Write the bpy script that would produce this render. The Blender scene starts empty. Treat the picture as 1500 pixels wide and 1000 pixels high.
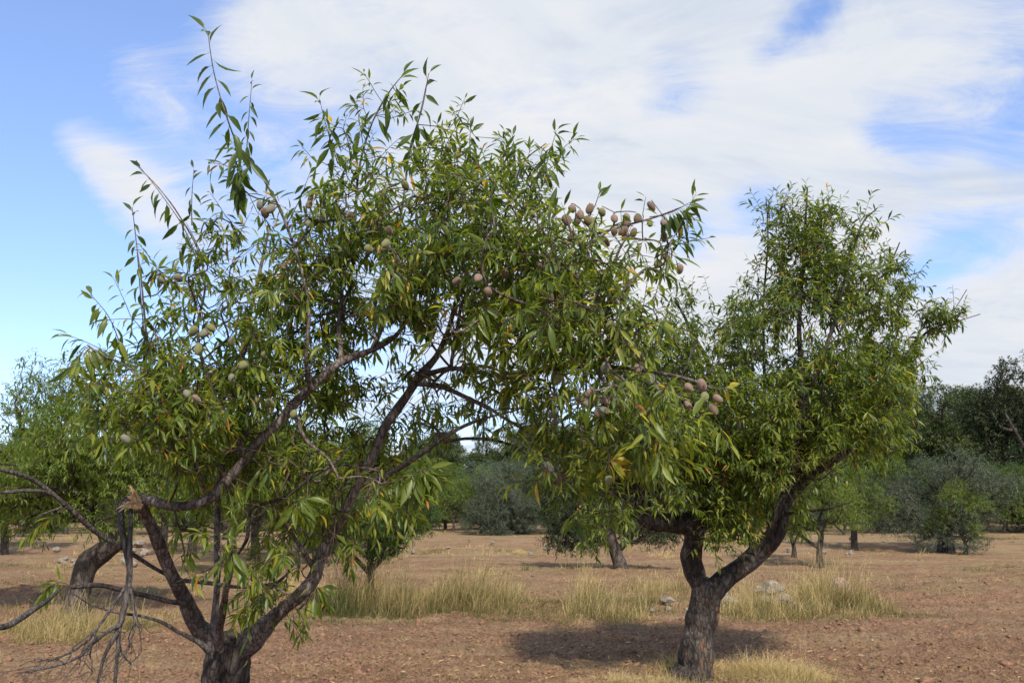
import bpy, math, random
import numpy as np
from mathutils import Vector, Matrix

R = np.random.default_rng(11)
random.seed(11)
sc = bpy.context.scene
C = sc.collection
rad = math.radians

# ------------------------------------------------------------------ camera
EYE = 1.6
PITCH = rad(9.54)
FPX = 1458.0
cam_d = bpy.data.cameras.new('camera')
cam = bpy.data.objects.new('camera', cam_d)
C.objects.link(cam)
cam.location = (0, 0, EYE)
cam.rotation_euler = (math.pi / 2 + PITCH, 0, 0)
cam_d.sensor_width = 36
cam_d.lens = 36 * FPX / 1500
cam_d.clip_start = 0.05
cam_d.clip_end = 3000
sc.camera = cam
cam_d.dof.use_dof = True
cam_d.dof.focus_distance = 5.2
cam_d.dof.aperture_fstop = 9.0

SUN_AZ, SUN_EL = 163.0, 43.0          # compass style: 0 = ahead (+Y), 90 = to the right; the sun stands behind the camera
SUN_E, SKY_STR, CLOUD_V = 3.6, 0.128, 0.60


def ray(px, py):
    u = (px - 750.0) / FPX
    v = (500.0 - py) / FPX
    cp, sp = math.cos(PITCH), math.sin(PITCH)
    return np.array([u, cp - v * sp, sp + v * cp])


def at(px, py, Y):
    r = ray(px, py)
    return np.array([0, 0, EYE]) + r * (Y / r[1])


def unit(v):
    v = np.asarray(v, float)
    return v / np.maximum(np.linalg.norm(v, axis=-1, keepdims=True), 1e-9)


# ------------------------------------------------------------------ world
world = bpy.data.worlds.new('World')
sc.world = world
world.use_nodes = True
nt = world.node_tree
nt.nodes.clear()


class NG:
    """tiny helper for writing node graphs"""
    def __init__(s, tree): s.t = tree

    def n(s, typ, **kw):
        nd = s.t.nodes.new(typ)
        for k, v in kw.items(): setattr(nd, k, v)
        return nd

    def put(s, sock, v):
        if isinstance(v, bpy.types.NodeSocket): s.t.links.new(v, sock)
        else: sock.default_value = v

    def m(s, op, a, b=0.0, c=None, clamp=False):
        nd = s.n('ShaderNodeMath', operation=op, use_clamp=clamp)
        s.put(nd.inputs[0], a); s.put(nd.inputs[1], b)
        if c is not None: s.put(nd.inputs[2], c)
        return nd.outputs[0]

    def vm(s, op, a, b=(0, 0, 0)):
        nd = s.n('ShaderNodeVectorMath', operation=op)
        s.put(nd.inputs[0], a)
        s.put(nd.inputs[1], b)
        return nd.outputs['Value'] if op == 'DOT_PRODUCT' else nd.outputs[0]

    def noise(s, vec, scale, detail=4, rough=0.5, dist=0.0):
        nd = s.n('ShaderNodeTexNoise')
        s.put(nd.inputs['Vector'], vec)
        nd.inputs['Scale'].default_value = scale
        nd.inputs['Detail'].default_value = detail
        nd.inputs['Roughness'].default_value = rough
        nd.inputs['Distortion'].default_value = dist
        return nd.outputs['Fac']

    def ramp(s, fac, stops, interp='LINEAR'):
        nd = s.n('ShaderNodeValToRGB')
        nd.color_ramp.interpolation = interp
        el = nd.color_ramp.elements
        while len(el) < len(stops): el.new(0.5)
        for e, (p, c) in zip(el, stops):
            e.position = p
            e.color = (c[0], c[1], c[2], 1) if not isinstance(c, (int, float)) else (c, c, c, 1)
        s.put(nd.inputs[0], fac)
        return nd.outputs[0]

    def mix(s, f, a, b, blend='MIX'):
        nd = s.n('ShaderNodeMix', data_type='RGBA', blend_type=blend)
        s.put(nd.inputs[0], f)
        for sock, v in ((nd.inputs[6], a), (nd.inputs[7], b)):
            if not isinstance(v, bpy.types.NodeSocket) and len(v) == 3: v = (*v, 1)
            s.put(sock, v)
        return nd.outputs[2]


g = NG(nt)
sky = g.n('ShaderNodeTexSky', sky_type='NISHITA', sun_disc=False)
sky.sun_elevation = rad(SUN_EL)
sky.sun_rotation = rad(SUN_AZ)
sky.air_density = 1.0
sky.dust_density = 0.25
sky.ozone_density = 2.2
tc = g.n('ShaderNodeTexCoord').outputs['Generated']
dirn = g.n('ShaderNodeVectorMath', operation='NORMALIZE')
g.put(dirn.inputs[0], tc)
dirn = dirn.outputs[0]
sep = g.n('ShaderNodeSeparateXYZ'); g.put(sep.inputs[0], dirn)
zz = g.m('ADD', g.m('MAXIMUM', sep.outputs[2], 0.0), 0.32)
comb = g.n('ShaderNodeCombineXYZ')
g.put(comb.inputs[0], g.m('DIVIDE', sep.outputs[0], zz))
g.put(comb.inputs[1], g.m('DIVIDE', sep.outputs[1], zz))
comb.inputs[2].default_value = 3.7
plane = comb.outputs[0]
mp = g.n('ShaderNodeMapping')
g.put(mp.inputs[0], plane)
mp.inputs['Rotation'].default_value = (0, 0, rad(28))
mp.inputs['Scale'].default_value = (0.75, 1.45, 1)
n1 = g.noise(mp.outputs[0], 1.7, 9, 0.60, 0.6)
n2 = g.noise(mp.outputs[0], 0.8, 3, 0.5, 0.2)
n3 = g.noise(mp.outputs[0], 5.5, 9, 0.70, 1.4)
dens = g.m('ADD', g.m('MULTIPLY', n1, 2.1), g.m('MULTIPLY', n2, 0.5))
dens = g.m('ADD', dens, g.m('MULTIPLY', n3, 1.5))
dens = g.m('SUBTRACT', dens, 1.64)
# where the real cloud bank opens and closes: (px, py, radius px, weight)
CL = [(60, 60, 260, -.40), (20, 330, 200, -.34), (20, 480, 230, -.34), (200, 30, 120, -.30), (300, 170, 70, -.25), (30, 180, 60, -.3), (200, 420, 110, -.25),
      (420, 45, 70, .62), (345, 65, 50, .30), (195, 100, 48, .42), (255, 140, 60, .42), (95, 200, 32, .60), (140, 228, 40, .72), (300, 200, 60, .3), (180, 265, 45, .75), (225, 315, 55, .75), (300, 350, 80, .35),
      (700, 130, 260, .34), (1000, 60, 170, .16), (1300, 90, 170, .22), (800, 350, 260, .25), (1050, 160, 150, .28),
      (1165, 40, 34, -.8), (1205, 8, 34, -.8), (1120, 80, 28, -.5), (1290, 190, 40, -.75), (1360, 205, 46, -.7), (1470, 185, 60, -.9), (1115, 310, 45, -1.0), (1010, 350, 40, -.9), (990, 125, 50, -.35),
      (1390, 375, 60, -.85), (1350, 420, 50, -.6), (1460, 345, 50, -.45), (1500, 420, 45, -.3), (980, 120, 70, -.14), (1240, 300, 60, .25), (1420, 265, 70, .35),
      (1450, 530, 170, 1.3), (1250, 250, 200, .22), (1000, 420, 160, .4), (1180, 120, 200, .2), (1180, 230, 90, .25), (600, 40, 120, .25), (520, 160, 60, -.2), (1480, 55, 60, -.2)]
for (px, py, rr, w) in CL:
    d = unit(ray(px, py))
    k = 1.0 / (2 * (rr * 0.75 / FPX) ** 2) * 2
    e = g.m('MULTIPLY', g.m('SUBTRACT', g.vm('DOT_PRODUCT', dirn, tuple(d)), 1.0), k)
    dens = g.m('MULTIPLY_ADD', g.m('EXPONENT', e), w, dens)
mask = g.ramp(dens, [(0.06, 0.0), (0.34, 0.28), (0.66, 0.76), (1.15, 1.0)])
shade = g.ramp(g.noise(mp.outputs[0], 2.1, 9, 0.62, 1.0), [(0.32, (0.70, 0.79, 0.93)), (0.45, (0.88, 0.93, 1.0)), (0.62, (1, 1.01, 1.03))])
cloud = g.mix(1.0, shade, (CLOUD_V, CLOUD_V, CLOUD_V * 1.01), 'MULTIPLY')
skyc = g.mix(1.0, sky.outputs[0], (SKY_STR, SKY_STR, SKY_STR), 'MULTIPLY')
skyc = g.mix(1.0, skyc, (0.94, 0.98, 1.22), 'MULTIPLY')
skyc = g.mix(0.14, skyc, (0.48, 0.64, 0.86))      # thin high veil
final = g.mix(mask, skyc, cloud)
bg = g.n('ShaderNodeBackground')
g.put(bg.inputs[0], final)
bg.inputs[1].default_value = 1.0
ow = g.n('ShaderNodeOutputWorld')
nt.links.new(bg.outputs[0], ow.inputs[0])

# ------------------------------------------------------------------ sun
sd = bpy.data.lights.new('sun', 'SUN')
sun = bpy.data.objects.new('sun', sd)
C.objects.link(sun)
sd.energy = SUN_E
sd.angle = rad(3.0)
sd.color = (1.0, 0.94, 0.84)
az, el = rad(SUN_AZ), rad(SUN_EL)
sv = Vector((math.sin(az) * math.cos(el), math.cos(az) * math.cos(el), math.sin(el)))
sun.rotation_euler = sv.to_track_quat('Z', 'Y').to_euler()
sun.location = (3, -8, 12)

vs = sc.view_settings
vs.view_transform = 'Standard'
vs.look = 'None'
vs.gamma = 1
vs.exposure = 0.54
vs.use_curve_mapping = False


# ------------------------------------------------------------------ noise (numpy)
def _hash(ix, iy, iz, s):
    h = (ix.astype(np.int64) * 374761393 + iy.astype(np.int64) * 668265263 + iz.astype(np.int64) * 2147483647 + s * 974711) & 0xffffffff
    h = ((h ^ (h >> 13)) * 1274126177) & 0xffffffff
    h = (h ^ (h >> 16)) & 0xffffffff
    return h / 4294967295.0


def vnoise(P, s=0):
    P = np.asarray(P, float)
    i = np.floor(P).astype(np.int64)
    f = P - i
    f = f * f * (3 - 2 * f)
    out = 0
    for dx in (0, 1):
        for dy in (0, 1):
            for dz in (0, 1):
                w = (f[:, 0] if dx else 1 - f[:, 0]) * (f[:, 1] if dy else 1 - f[:, 1]) * (f[:, 2] if dz else 1 - f[:, 2])
                out = out + w * _hash(i[:, 0] + dx, i[:, 1] + dy, i[:, 2] + dz, s)
    return out - 0.5


def fbm(P, o=4, s=0):
    a, t, q = 1.0, 0, np.asarray(P, float)
    for k in range(o):
        t = t + a * vnoise(q, s + k)
        q = q * 2.03 + 7.3
        a *= 0.5
    return t


# ------------------------------------------------------------------ mesh helpers
def mesh_np(name, V, F, attrs=None, smooth=False, mat=None):
    V = np.asarray(V, np.float32)
    F = np.asarray(F, np.int32)
    me = bpy.data.meshes.new(name)
    me.vertices.add(len(V))
    me.vertices.foreach_set('co', V.ravel())
    m, k = F.shape
    me.loops.add(m * k)
    me.loops.foreach_set('vertex_index', F.ravel())
    me.polygons.add(m)
    me.polygons.foreach_set('loop_start', np.arange(0, m * k, k, dtype=np.int32))
    me.update(calc_edges=True)
    if smooth:
        me.polygons.foreach_set('use_smooth', np.ones(m, bool))
    for an, arr in (attrs or {}).items():
        a = me.attributes.new(an, 'FLOAT', 'POINT')
        a.data.foreach_set('value', np.asarray(arr, np.float32))
    if mat: me.materials.append(mat)
    return me


def obj(name, me, parent=None, loc=(0, 0, 0)):
    o = bpy.data.objects.new(name, me)
    C.objects.link(o)
    o.location = loc
    if parent: o.parent = parent
    return o


def tag(o, label=None, cat=None, group=None, kind=None):
    if label: o['label'] = label
    if cat: o['category'] = cat
    if group: o['group'] = group
    if kind: o['kind'] = kind
    return o


def thing(name, label, cat, loc, group=None):
    return tag(obj(name, None, None, loc), label, cat, group)


class Acc:
    """collects quads (and one attribute) into one mesh"""
    def __init__(s): s.V, s.F, s.T, s.n = [], [], [], 0

    def add(s, V, F, T=None):
        V = np.asarray(V).reshape(-1, 3)
        s.V.append(V); s.F.append(np.asarray(F) + s.n)
        s.T.append(np.zeros(len(V)) if T is None else np.asarray(T).ravel())
        s.n += len(V)

    def tube(s, P, r, sides=8, bump=0.0, close=True, seed=0, freq=14.0):
        P = np.asarray(P, float); r = np.asarray(r, float)
        if close:
            P = np.vstack([P, P[-1] + unit(P[-1] - P[-2]) * r[-1] * 0.5]); r = np.append(r, r[-1] * 0.12)
        T = unit(np.gradient(P, axis=0))
        n = np.zeros_like(P)
        ref = np.array([0, 0, 1.0]) if abs(T[0, 2]) < 0.8 else np.array([1.0, 0, 0])
        v = unit(np.cross(T[0], ref))
        for i in range(len(P)):
            v = unit(v - T[i] * np.dot(v, T[i])); n[i] = v
        b = np.cross(T, n)
        a = np.linspace(0, 2 * np.pi, sides, endpoint=False)
        ring = n[:, None] * np.cos(a)[None, :, None] + b[:, None] * np.sin(a)[None, :, None]
        V = P[:, None] + ring * r[:, None, None]
        if bump:
            q = V.reshape(-1, 3).copy()
            k = fbm(q * np.array([freq, freq, freq * .45]), 4, seed).reshape(V.shape[:2])
            V = P[:, None] + ring * (r[:, None, None] * (1 + bump * 2 * k[:, :, None]))
        m = len(P)
        i = np.arange(m - 1)[:, None] * sides; j = np.arange(sides)[None]
        j2 = (j + 1) % sides
        F = np.stack([i + j, i + j2, i + sides + j2, i + sides + j], -1).reshape(-1, 4)
        s.add(V, F)

    def tubes(s, P, r, sides=3):
        """P (n,m,3) equal length paths at once"""
        n, m, _ = P.shape
        T = unit(np.gradient(P, axis=1))
        ref = np.where(np.abs(T[:, :1, 2:3]) < 0.8, np.array([0, 0, 1.0]), np.array([1.0, 0, 0]))
        a1 = unit(np.cross(T, ref)); b1 = np.cross(T, a1)
        a = np.linspace(0, 2 * np.pi, sides, endpoint=False)
        V = P[:, :, None] + (a1[:, :, None] * np.cos(a)[None, None, :, None] + b1[:, :, None] * np.sin(a)[None, None, :, None]) * np.broadcast_to(r, (n, m))[:, :, None, None]
        i = np.arange(m - 1)[:, None] * sides; j = np.arange(sides)[None]
        j2 = (j + 1) % sides
        F0 = np.stack([i + j, i + j2, i + sides + j2, i + sides + j], -1).reshape(-1, 4)
        F = (F0[None] + (np.arange(n) * m * sides)[:, None, None]).reshape(-1, 4)
        s.add(V, F)

    def mesh(s, name, mat, off=(0, 0, 0), smooth=True, attr=None):
        V = np.vstack(s.V) - np.asarray(off)
        return mesh_np(name, V, np.vstack(s.F), {attr: np.concatenate(s.T)} if attr else None, smooth, mat)


def smooth_path(P, r, k=4):
    """Catmull-Rom through the points"""
    P = np.asarray(P, float); r = np.asarray(r, float)
    Q = np.vstack([2 * P[0] - P[1], P, 2 * P[-1] - P[-2]])
    out, ro = [], []
    for i in range(len(P) - 1):
        p0, p1, p2, p3 = Q[i:i + 4]
        for t in np.arange(k) / k:
            out.append(0.5 * ((2 * p1) + (-p0 + p2) * t + (2 * p0 - 5 * p1 + 4 * p2 - p3) * t * t + (-p0 + 3 * p1 - 3 * p2 + p3) * t ** 3))
            ro.append(r[i] * (1 - t) + r[i + 1] * t)
    out.append(P[-1]); ro.append(r[-1])
    return np.array(out), np.array(ro)


# ------------------------------------------------------------------ materials
def material(name):
    m = bpy.data.materials.new(name)
    m.use_nodes = True
    m.node_tree.nodes.clear()
    q = NG(m.node_tree)
    out = q.n('ShaderNodeOutputMaterial')
    return m, q, out


def leaf_mat(name, stops, back=(1.35, 1.3, 1.6), trans=0.42, rough=0.40, spec=0.4):
    m, q, out = material(name)
    t = q.n('ShaderNodeAttribute', attribute_name='tint').outputs['Fac']
    geo = q.n('ShaderNodeNewGeometry')
    tc = q.n('ShaderNodeTexCoord').outputs['Object']
    tt = q.m('ADD', t, q.m('MULTIPLY', q.m('SUBTRACT', q.noise(tc, 30, 2), 0.5), 0.22))
    col = q.ramp(tt, stops)
    col = q.mix(q.m('MULTIPLY', geo.outputs['Backfacing'], 1.0), col, q.mix(1.0, col, back, 'MULTIPLY'))
    p = q.n('ShaderNodeBsdfPrincipled')
    q.put(p.inputs['Base Color'], col)
    p.inputs['Roughness'].default_value = rough
    p.inputs['Specular IOR Level'].default_value = spec
    tr = q.n('ShaderNodeBsdfTranslucent')
    q.put(tr.inputs[0], q.mix(1.0, col, (2.2, 2.1, 0.7), 'MULTIPLY'))
    mx = q.n('ShaderNodeMixShader'); mx.inputs[0].default_value = trans
    m.node_tree.links.new(p.outputs[0], mx.inputs[1]); m.node_tree.links.new(tr.outputs[0], mx.inputs[2])
    m.node_tree.links.new(mx.outputs[0], out.inputs[0])
    return m


M_LEAF = leaf_mat('almond_leaf', [(0, (.026, .050, .009)), (.30, (.068, .106, .015)), (.55, (.130, .170, .022)), (.76, (.235, .255, .035)), (.88, (.42, .34, .04)), (.96, (.42, .19, .04)), (1, (.20, .09, .035))])
M_LEAF2 = leaf_mat('almond_leaf_far', [(0, (.024, .050, .011)), (.4, (.070, .118, .020)), (.7, (.135, .185, .030)), (.9, (.21, .21, .04)), (1, (.30, .20, .05))])
M_OLIVE = leaf_mat('olive_leaf', [(0, (.022, .034, .020)), (.5, (.078, .102, .064)), (.85, (.18, .21, .15)), (1, (.2, .23, .17))], back=(1.7, 1.7, 1.8), trans=.12, rough=.55, spec=.25)
M_PINE = leaf_mat('pine_needles', [(0, (.024, .040, .012)), (.5, (.062, .088, .024)), (.85, (.11, .13, .034)), (1, (.10, .09, .035))], back=(1, 1, 1), trans=.12, rough=.6, spec=.2)
M_OAK = leaf_mat('evergreen_leaf', [(0, (.016, .028, .011)), (.5, (.038, .056, .022)), (.85, (.07, .088, .036)), (1, (.09, .10, .04))], back=(1.2, 1.2, 1.3), trans=.1, rough=.6, spec=.2)
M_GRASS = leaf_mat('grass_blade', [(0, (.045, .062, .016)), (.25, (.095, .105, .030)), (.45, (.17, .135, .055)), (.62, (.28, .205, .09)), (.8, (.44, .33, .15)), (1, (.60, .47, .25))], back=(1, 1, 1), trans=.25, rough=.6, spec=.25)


def bark_mat(name, dark, mid, light, scale=1.0, bump=.6, orange=0.0):
    m, q, out = material(name)
    tc = q.n('ShaderNodeTexCoord').outputs['Object']
    mp = q.n('ShaderNodeMapping'); q.put(mp.inputs[0], tc)
    mp.inputs['Scale'].default_value = (scale, scale, scale * .35)
    v = mp.outputs[0]
    a = q.noise(v, 26, 6, .65, .5)
    b = q.noise(v, 7, 4, .6)
    c = q.noise(tc, 60 * scale, 3, .6)
    col = q.ramp(a, [(.30, dark), (.5, mid), (.68, light)])
    col = q.mix(q.ramp(b, [(.45, 0.0), (.62, .65)]), col, light)
    col = q.mix(q.ramp(q.noise(tc, 3.1, 3), [(.45, 0.0), (.6, .5)]), col, dark)
    if orange:
        col = q.mix(q.ramp(q.noise(v, 9, 5, .7), [(.57, 0.0), (.64, orange)]), col, (.30, .13, .05))
    vn = q.n('ShaderNodeVectorMath', operation='ADD'); q.put(vn.inputs[0], v); q.put(vn.inputs[1], q.vm('MULTIPLY', q.n('ShaderNodeTexNoise').outputs['Color'], (.1, .1, .1)))
    vo = q.n('ShaderNodeTexVoronoi', feature='DISTANCE_TO_EDGE'); q.put(vo.inputs[0], vn.outputs[0]); vo.inputs['Scale'].default_value = 28
    col = q.mix(q.ramp(vo.outputs[0], [(.02, .75), (.14, 0.0)]), col, tuple(v_ * .45 for v_ in dark))
    h = q.m('ADD', q.m('MULTIPLY', a, .6), q.m('ADD', q.m('MULTIPLY', c, .25), q.m('MULTIPLY', vo.outputs[0], .6)))
    bp = q.n('ShaderNodeBump'); bp.inputs['Strength'].default_value = bump; bp.inputs['Distance'].default_value = .02 / scale
    q.put(bp.inputs['Height'], h)
    p = q.n('ShaderNodeBsdfPrincipled')
    q.put(p.inputs['Base Color'], col); q.put(p.inputs['Normal'], bp.outputs[0])
    p.inputs['Roughness'].default_value = .85
    p.inputs['Specular IOR Level'].default_value = .25
    m.node_tree.links.new(p.outputs[0], out.inputs[0])
    return m


M_TRUNK = bark_mat('old_almond_bark', (.020, .014, .012), (.068, .051, .042), (.17, .14, .118), 1.0, 1.0)
M_LIMB = bark_mat('young_almond_bark', (.050, .035, .030), (.150, .112, .100), (.30, .25, .23), 1.6, .7)
M_TWIG = bark_mat('twig_bark', (.050, .030, .022), (.10, .066, .05), (.16, .12, .10), 3, .3)
M_DEAD = bark_mat('dead_grey_bark', (.028, .022, .019), (.085, .068, .060), (.20, .175, .16), 2.0, .8)
M_TRUNK2 = bark_mat('split_almond_bark', (.018, .013, .010), (.058, .044, .036), (.14, .118, .10), .9, 1.0, .55)
M_TRUNKF = bark_mat('far_bark', (.025, .019, .015), (.07, .052, .042), (.15, .12, .10), .5, .7)


def simple_mat(name, c1, c2, scale, rough=.9, bump=.3, dist=.01, sheen=0.0):
    m, q, out = material(name)
    tc = q.n('ShaderNodeTexCoord').outputs['Object']
    n = q.noise(tc, scale, 5, .6)
    col = q.ramp(n, [(.35, c1), (.65, c2)])
    bp = q.n('ShaderNodeBump'); bp.inputs['Strength'].default_value = bump; bp.inputs['Distance'].default_value = dist
    q.put(bp.inputs['Height'], n)
    p = q.n('ShaderNodeBsdfPrincipled')
    q.put(p.inputs['Base Color'], col); q.put(p.inputs['Normal'], bp.outputs[0])
    p.inputs['Roughness'].default_value = rough
    p.inputs['Specular IOR Level'].default_value = .3
    if sheen: p.inputs['Sheen Weight'].default_value = sheen
    m.node_tree.links.new(p.outputs[0], out.inputs[0])
    return m


M_WOOD = simple_mat('split_raw_wood', (.40, .20, .10), (.80, .62, .40), 40, .8, .5, .005)
M_NUT = [simple_mat('almond_hull_pink', (.17, .095, .070), (.26, .18, .125), 45, .8, .1, .002, .3),
         simple_mat('almond_hull_green', (.12, .13, .040), (.20, .19, .070), 45, .8, .1, .002, .3),
         simple_mat('almond_hull_brown', (.10, .060, .035), (.18, .12, .07), 45, .8, .1, .002, .3),
         simple_mat('almond_hull_grey', (.13, .13, .085), (.22, .20, .14), 45, .8, .1, .002, .3)]
M_ROCK = simple_mat('grey_limestone', (.13, .105, .08), (.33, .28, .225), 7, .9, .6, .02)
M_ROCKP = simple_mat('pink_limestone', (.22, .13, .10), (.40, .275, .225), 7, .9, .6, .02)
M_CLOD = simple_mat('soil_clod', (.15, .076, .045), (.30, .165, .10), 30, .95, .5, .01)


# ------------------------------------------------------------------ ground
def smst(x, a, b):
    t = np.clip((x - a) / (b - a), 0, 1)
    return t * t * (3 - 2 * t)


def hgt(x, y):
    x = np.atleast_1d(np.asarray(x, float)); y = np.atleast_1d(np.asarray(y, float))
    P = np.stack([x, y, np.zeros_like(x)], 1)
    h = fbm(P * .12, 3, 40) * .22 * smst(y, 9, 22)
    yb = 18.3 + .02 * x ** 2 * .3 + vnoise(P * .4, 3) * 1.5
    m = np.exp(-((y - yb) / 1.5) ** 2) * (x > -30)
    h = h + m * (.13 + fbm(P * .9, 3, 8) * .16)
    h = h + np.exp(-((y - 41 - vnoise(P * .1, 5) * 6) / 2.0) ** 2) * .28
    h = h + smst(y, 60, 160) * .9
    return h


_a = np.concatenate([np.linspace(-42, 42, 520), np.linspace(46, 314, 60)])
_r = np.concatenate([[0.0, 1.0, 2.0], np.geomspace(3.0, 60, 560), np.geomspace(62, 1400, 90)])
AA, RR = np.meshgrid(np.radians(_a), _r)
gx, gy = (RR * np.sin(AA)).ravel(), (RR * np.cos(AA)).ravel()
gz = hgt(gx, gy)
near = 1 - smst(RR.ravel(), 26, 55)
Pn = np.stack([gx, gy, gx * 0], 1)
c1 = fbm(Pn * 9, 4, 21); c2 = fbm(Pn * 2.2, 3, 22)
_Pn = Pn
gz = gz + near * (c1 * .045 + c2 * .06 + np.sin(gy * 9 + fbm(Pn * .6, 2, 33) * 9) * .012 * (fbm(Pn * .5, 2, 34) > 0) + np.maximum(fbm(Pn * 24, 2, 24) - .08, 0) * .11)
na, nr = len(_a), len(_r)
ii = np.arange(nr - 1)[:, None] * na; jj = np.arange(na)[None]; j2 = (jj + 1) % na
GF = np.stack([ii + jj, ii + j2, ii + na + j2, ii + na + jj], -1).reshape(-1, 4)[:, ::-1]

m, q, out = material('orchard_soil')
tc = q.n('ShaderNodeTexCoord').outputs['Object']
sp = q.n('ShaderNodeSeparateXYZ'); q.put(sp.inputs[0], tc)
nA = q.noise(tc, .35, 4, .6, .5); nB = q.noise(tc, 3.2, 6, .7); nC = q.noise(tc, 26, 5, .7); nD = q.noise(tc, 90, 3, .7)
soil = q.ramp(nB, [(.28, (.160, .084, .042)), (.5, (.285, .158, .082)), (.72, (.395, .240, .136))])
soil = q.mix(q.ramp(nA, [(.4, 0.0), (.65, .5)]), soil, (.34, .205, .12))
soil = q.mix(q.ramp(nC, [(.40, .85), (.56, 0.0)]), soil, (.105, .052, .032))
soil = q.mix(q.ramp(nD, [(.58, 0.0), (.68, .7)]), soil, (.50, .37, .24))
mp = q.n('ShaderNodeMapping'); q.put(mp.inputs[0], tc); mp.inputs['Scale'].default_value = (.45, 1.6, 1)
straw_n = q.noise(mp.outputs[0], .55, 5, .62, .6)
far = q.m('MULTIPLY', q.m('SUBTRACT', sp.outputs[1], 14.0), 1 / 45.0, clamp=True)
sm = q.ramp(q.m('ADD', straw_n, q.m('MULTIPLY', far, .14)), [(.49, 0.0), (.67, .75)])
straw = q.ramp(nC, [(.3, (.18, .12, .06)), (.5, (.33, .225, .115)), (.7, (.45, .325, .175))])
col = q.mix(sm, soil, straw)
gm = q.ramp(q.noise(mp.outputs[0], 1.1, 4, .6, .3), [(.54, 0.0), (.68, .55)])
gm = q.m('MULTIPLY', gm, q.m('MULTIPLY', q.m('SUBTRACT', sp.outputs[1], 11.0), 1 / 8.0, clamp=True))
col = q.mix(gm, col, (.15, .165, .055))
bp = q.n('ShaderNodeBump'); bp.inputs['Strength'].default_value = .9; bp.inputs['Distance'].default_value = .035
q.put(bp.inputs['Height'], q.m('ADD', nC, q.m('MULTIPLY', nD, .5)))
p = q.n('ShaderNodeBsdfPrincipled'); q.put(p.inputs['Base Color'], col); q.put(p.inputs['Normal'], bp.outputs[0])
p.inputs['Roughness'].default_value = .95; p.inputs['Specular IOR Level'].default_value = .15
m.node_tree.links.new(p.outputs[0], out.inputs[0])
M_SOIL = m
ground = obj('ground', mesh_np('ground', np.stack([gx, gy, gz], 1), GF, smooth=True, mat=M_SOIL))
tag(ground, 'reddish brown ploughed orchard soil with straw litter', None, None, 'structure')


def relief(x, y):
    x = np.atleast_1d(np.asarray(x, float)); y = np.atleast_1d(np.asarray(y, float))
    P = np.stack([x, y, x * 0], 1)
    nr_ = 1 - smst(np.hypot(x, y), 26, 55)
    return nr_ * (fbm(P * 9, 4, 21) * .045 + fbm(P * 2.2, 3, 22) * .06 + np.sin(y * 9 + fbm(P * .6, 2, 33) * 9) * .012 * (fbm(P * .5, 2, 34) > 0))


_h0 = hgt


def hgt(x, y):
    return _h0(x, y) + relief(x, y)


def onground(px, py):
    r = ray(px, py)
    t = -EYE / r[2]
    x, y = r[0] * t, r[1] * t
    for _ in range(3):
        z = hgt(x, y)[0]
        t = (z - EYE) / r[2]
        x, y = r[0] * t, r[1] * t
    return np.array([x, y, hgt(x, y)[0]])


# ------------------------------------------------------------------ leaves
def leaf_template(rows, cols=3):
    """x 0..1 along, y -.5...5 across, fold 0..1"""
    if rows == 6:
        xs = [0, .16, .34, .56, .8, 1.0]; w = [.06, .12, .80, 1.0, .60, .04]
    elif rows == 4:
        xs = [0, .25, .6, 1]; w = [.10, .75, .95, .06]
    else:
        xs = [0, .5, 1]; w = [.12, 1.0, .10]
    xs, w = np.array(xs), np.array(w)
    if cols == 3:
        T = np.array([(x, y * ww, abs(y) * 2 * ww) for x, ww in zip(xs, w) for y in (-.5, 0, .5)])
    else:
        T = np.array([(x, y * ww, 0) for x, ww in zip(xs, w) for y in (-.5, .5)])
    F = []
    for i in range(len(xs) - 1):
        for j in range(cols - 1):
            a = i * cols + j
            F.append((a, a + cols, a + cols + 1, a + 1))
    return T, np.array(F)


def leaf_arrays(P, D, N, L, W, curl, fold, tint, rows=6, cols=3):
    T, F = leaf_template(rows, cols)
    n, k = len(P), len(T)
    S = unit(np.cross(N, D)); N = np.cross(D, S)
    x, y, f = T[:, 0], T[:, 1], T[:, 2]
    V = (P[:, None] + D[:, None] * (L[:, None] * (x - .12 * curl[:, None] * x ** 2))[:, :, None]
         + S[:, None] * (L[:, None] * W[:, None] * y)[:, :, None]
         + N[:, None] * (L[:, None] * (-curl[:, None] * x ** 2 + fold[:, None] * W[:, None] * f * .5))[:, :, None])
    FF = (F[None] + (np.arange(n) * k)[:, None, None]).reshape(-1, 4)
    return V.reshape(-1, 3), FF, np.repeat(tint, k)


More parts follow.
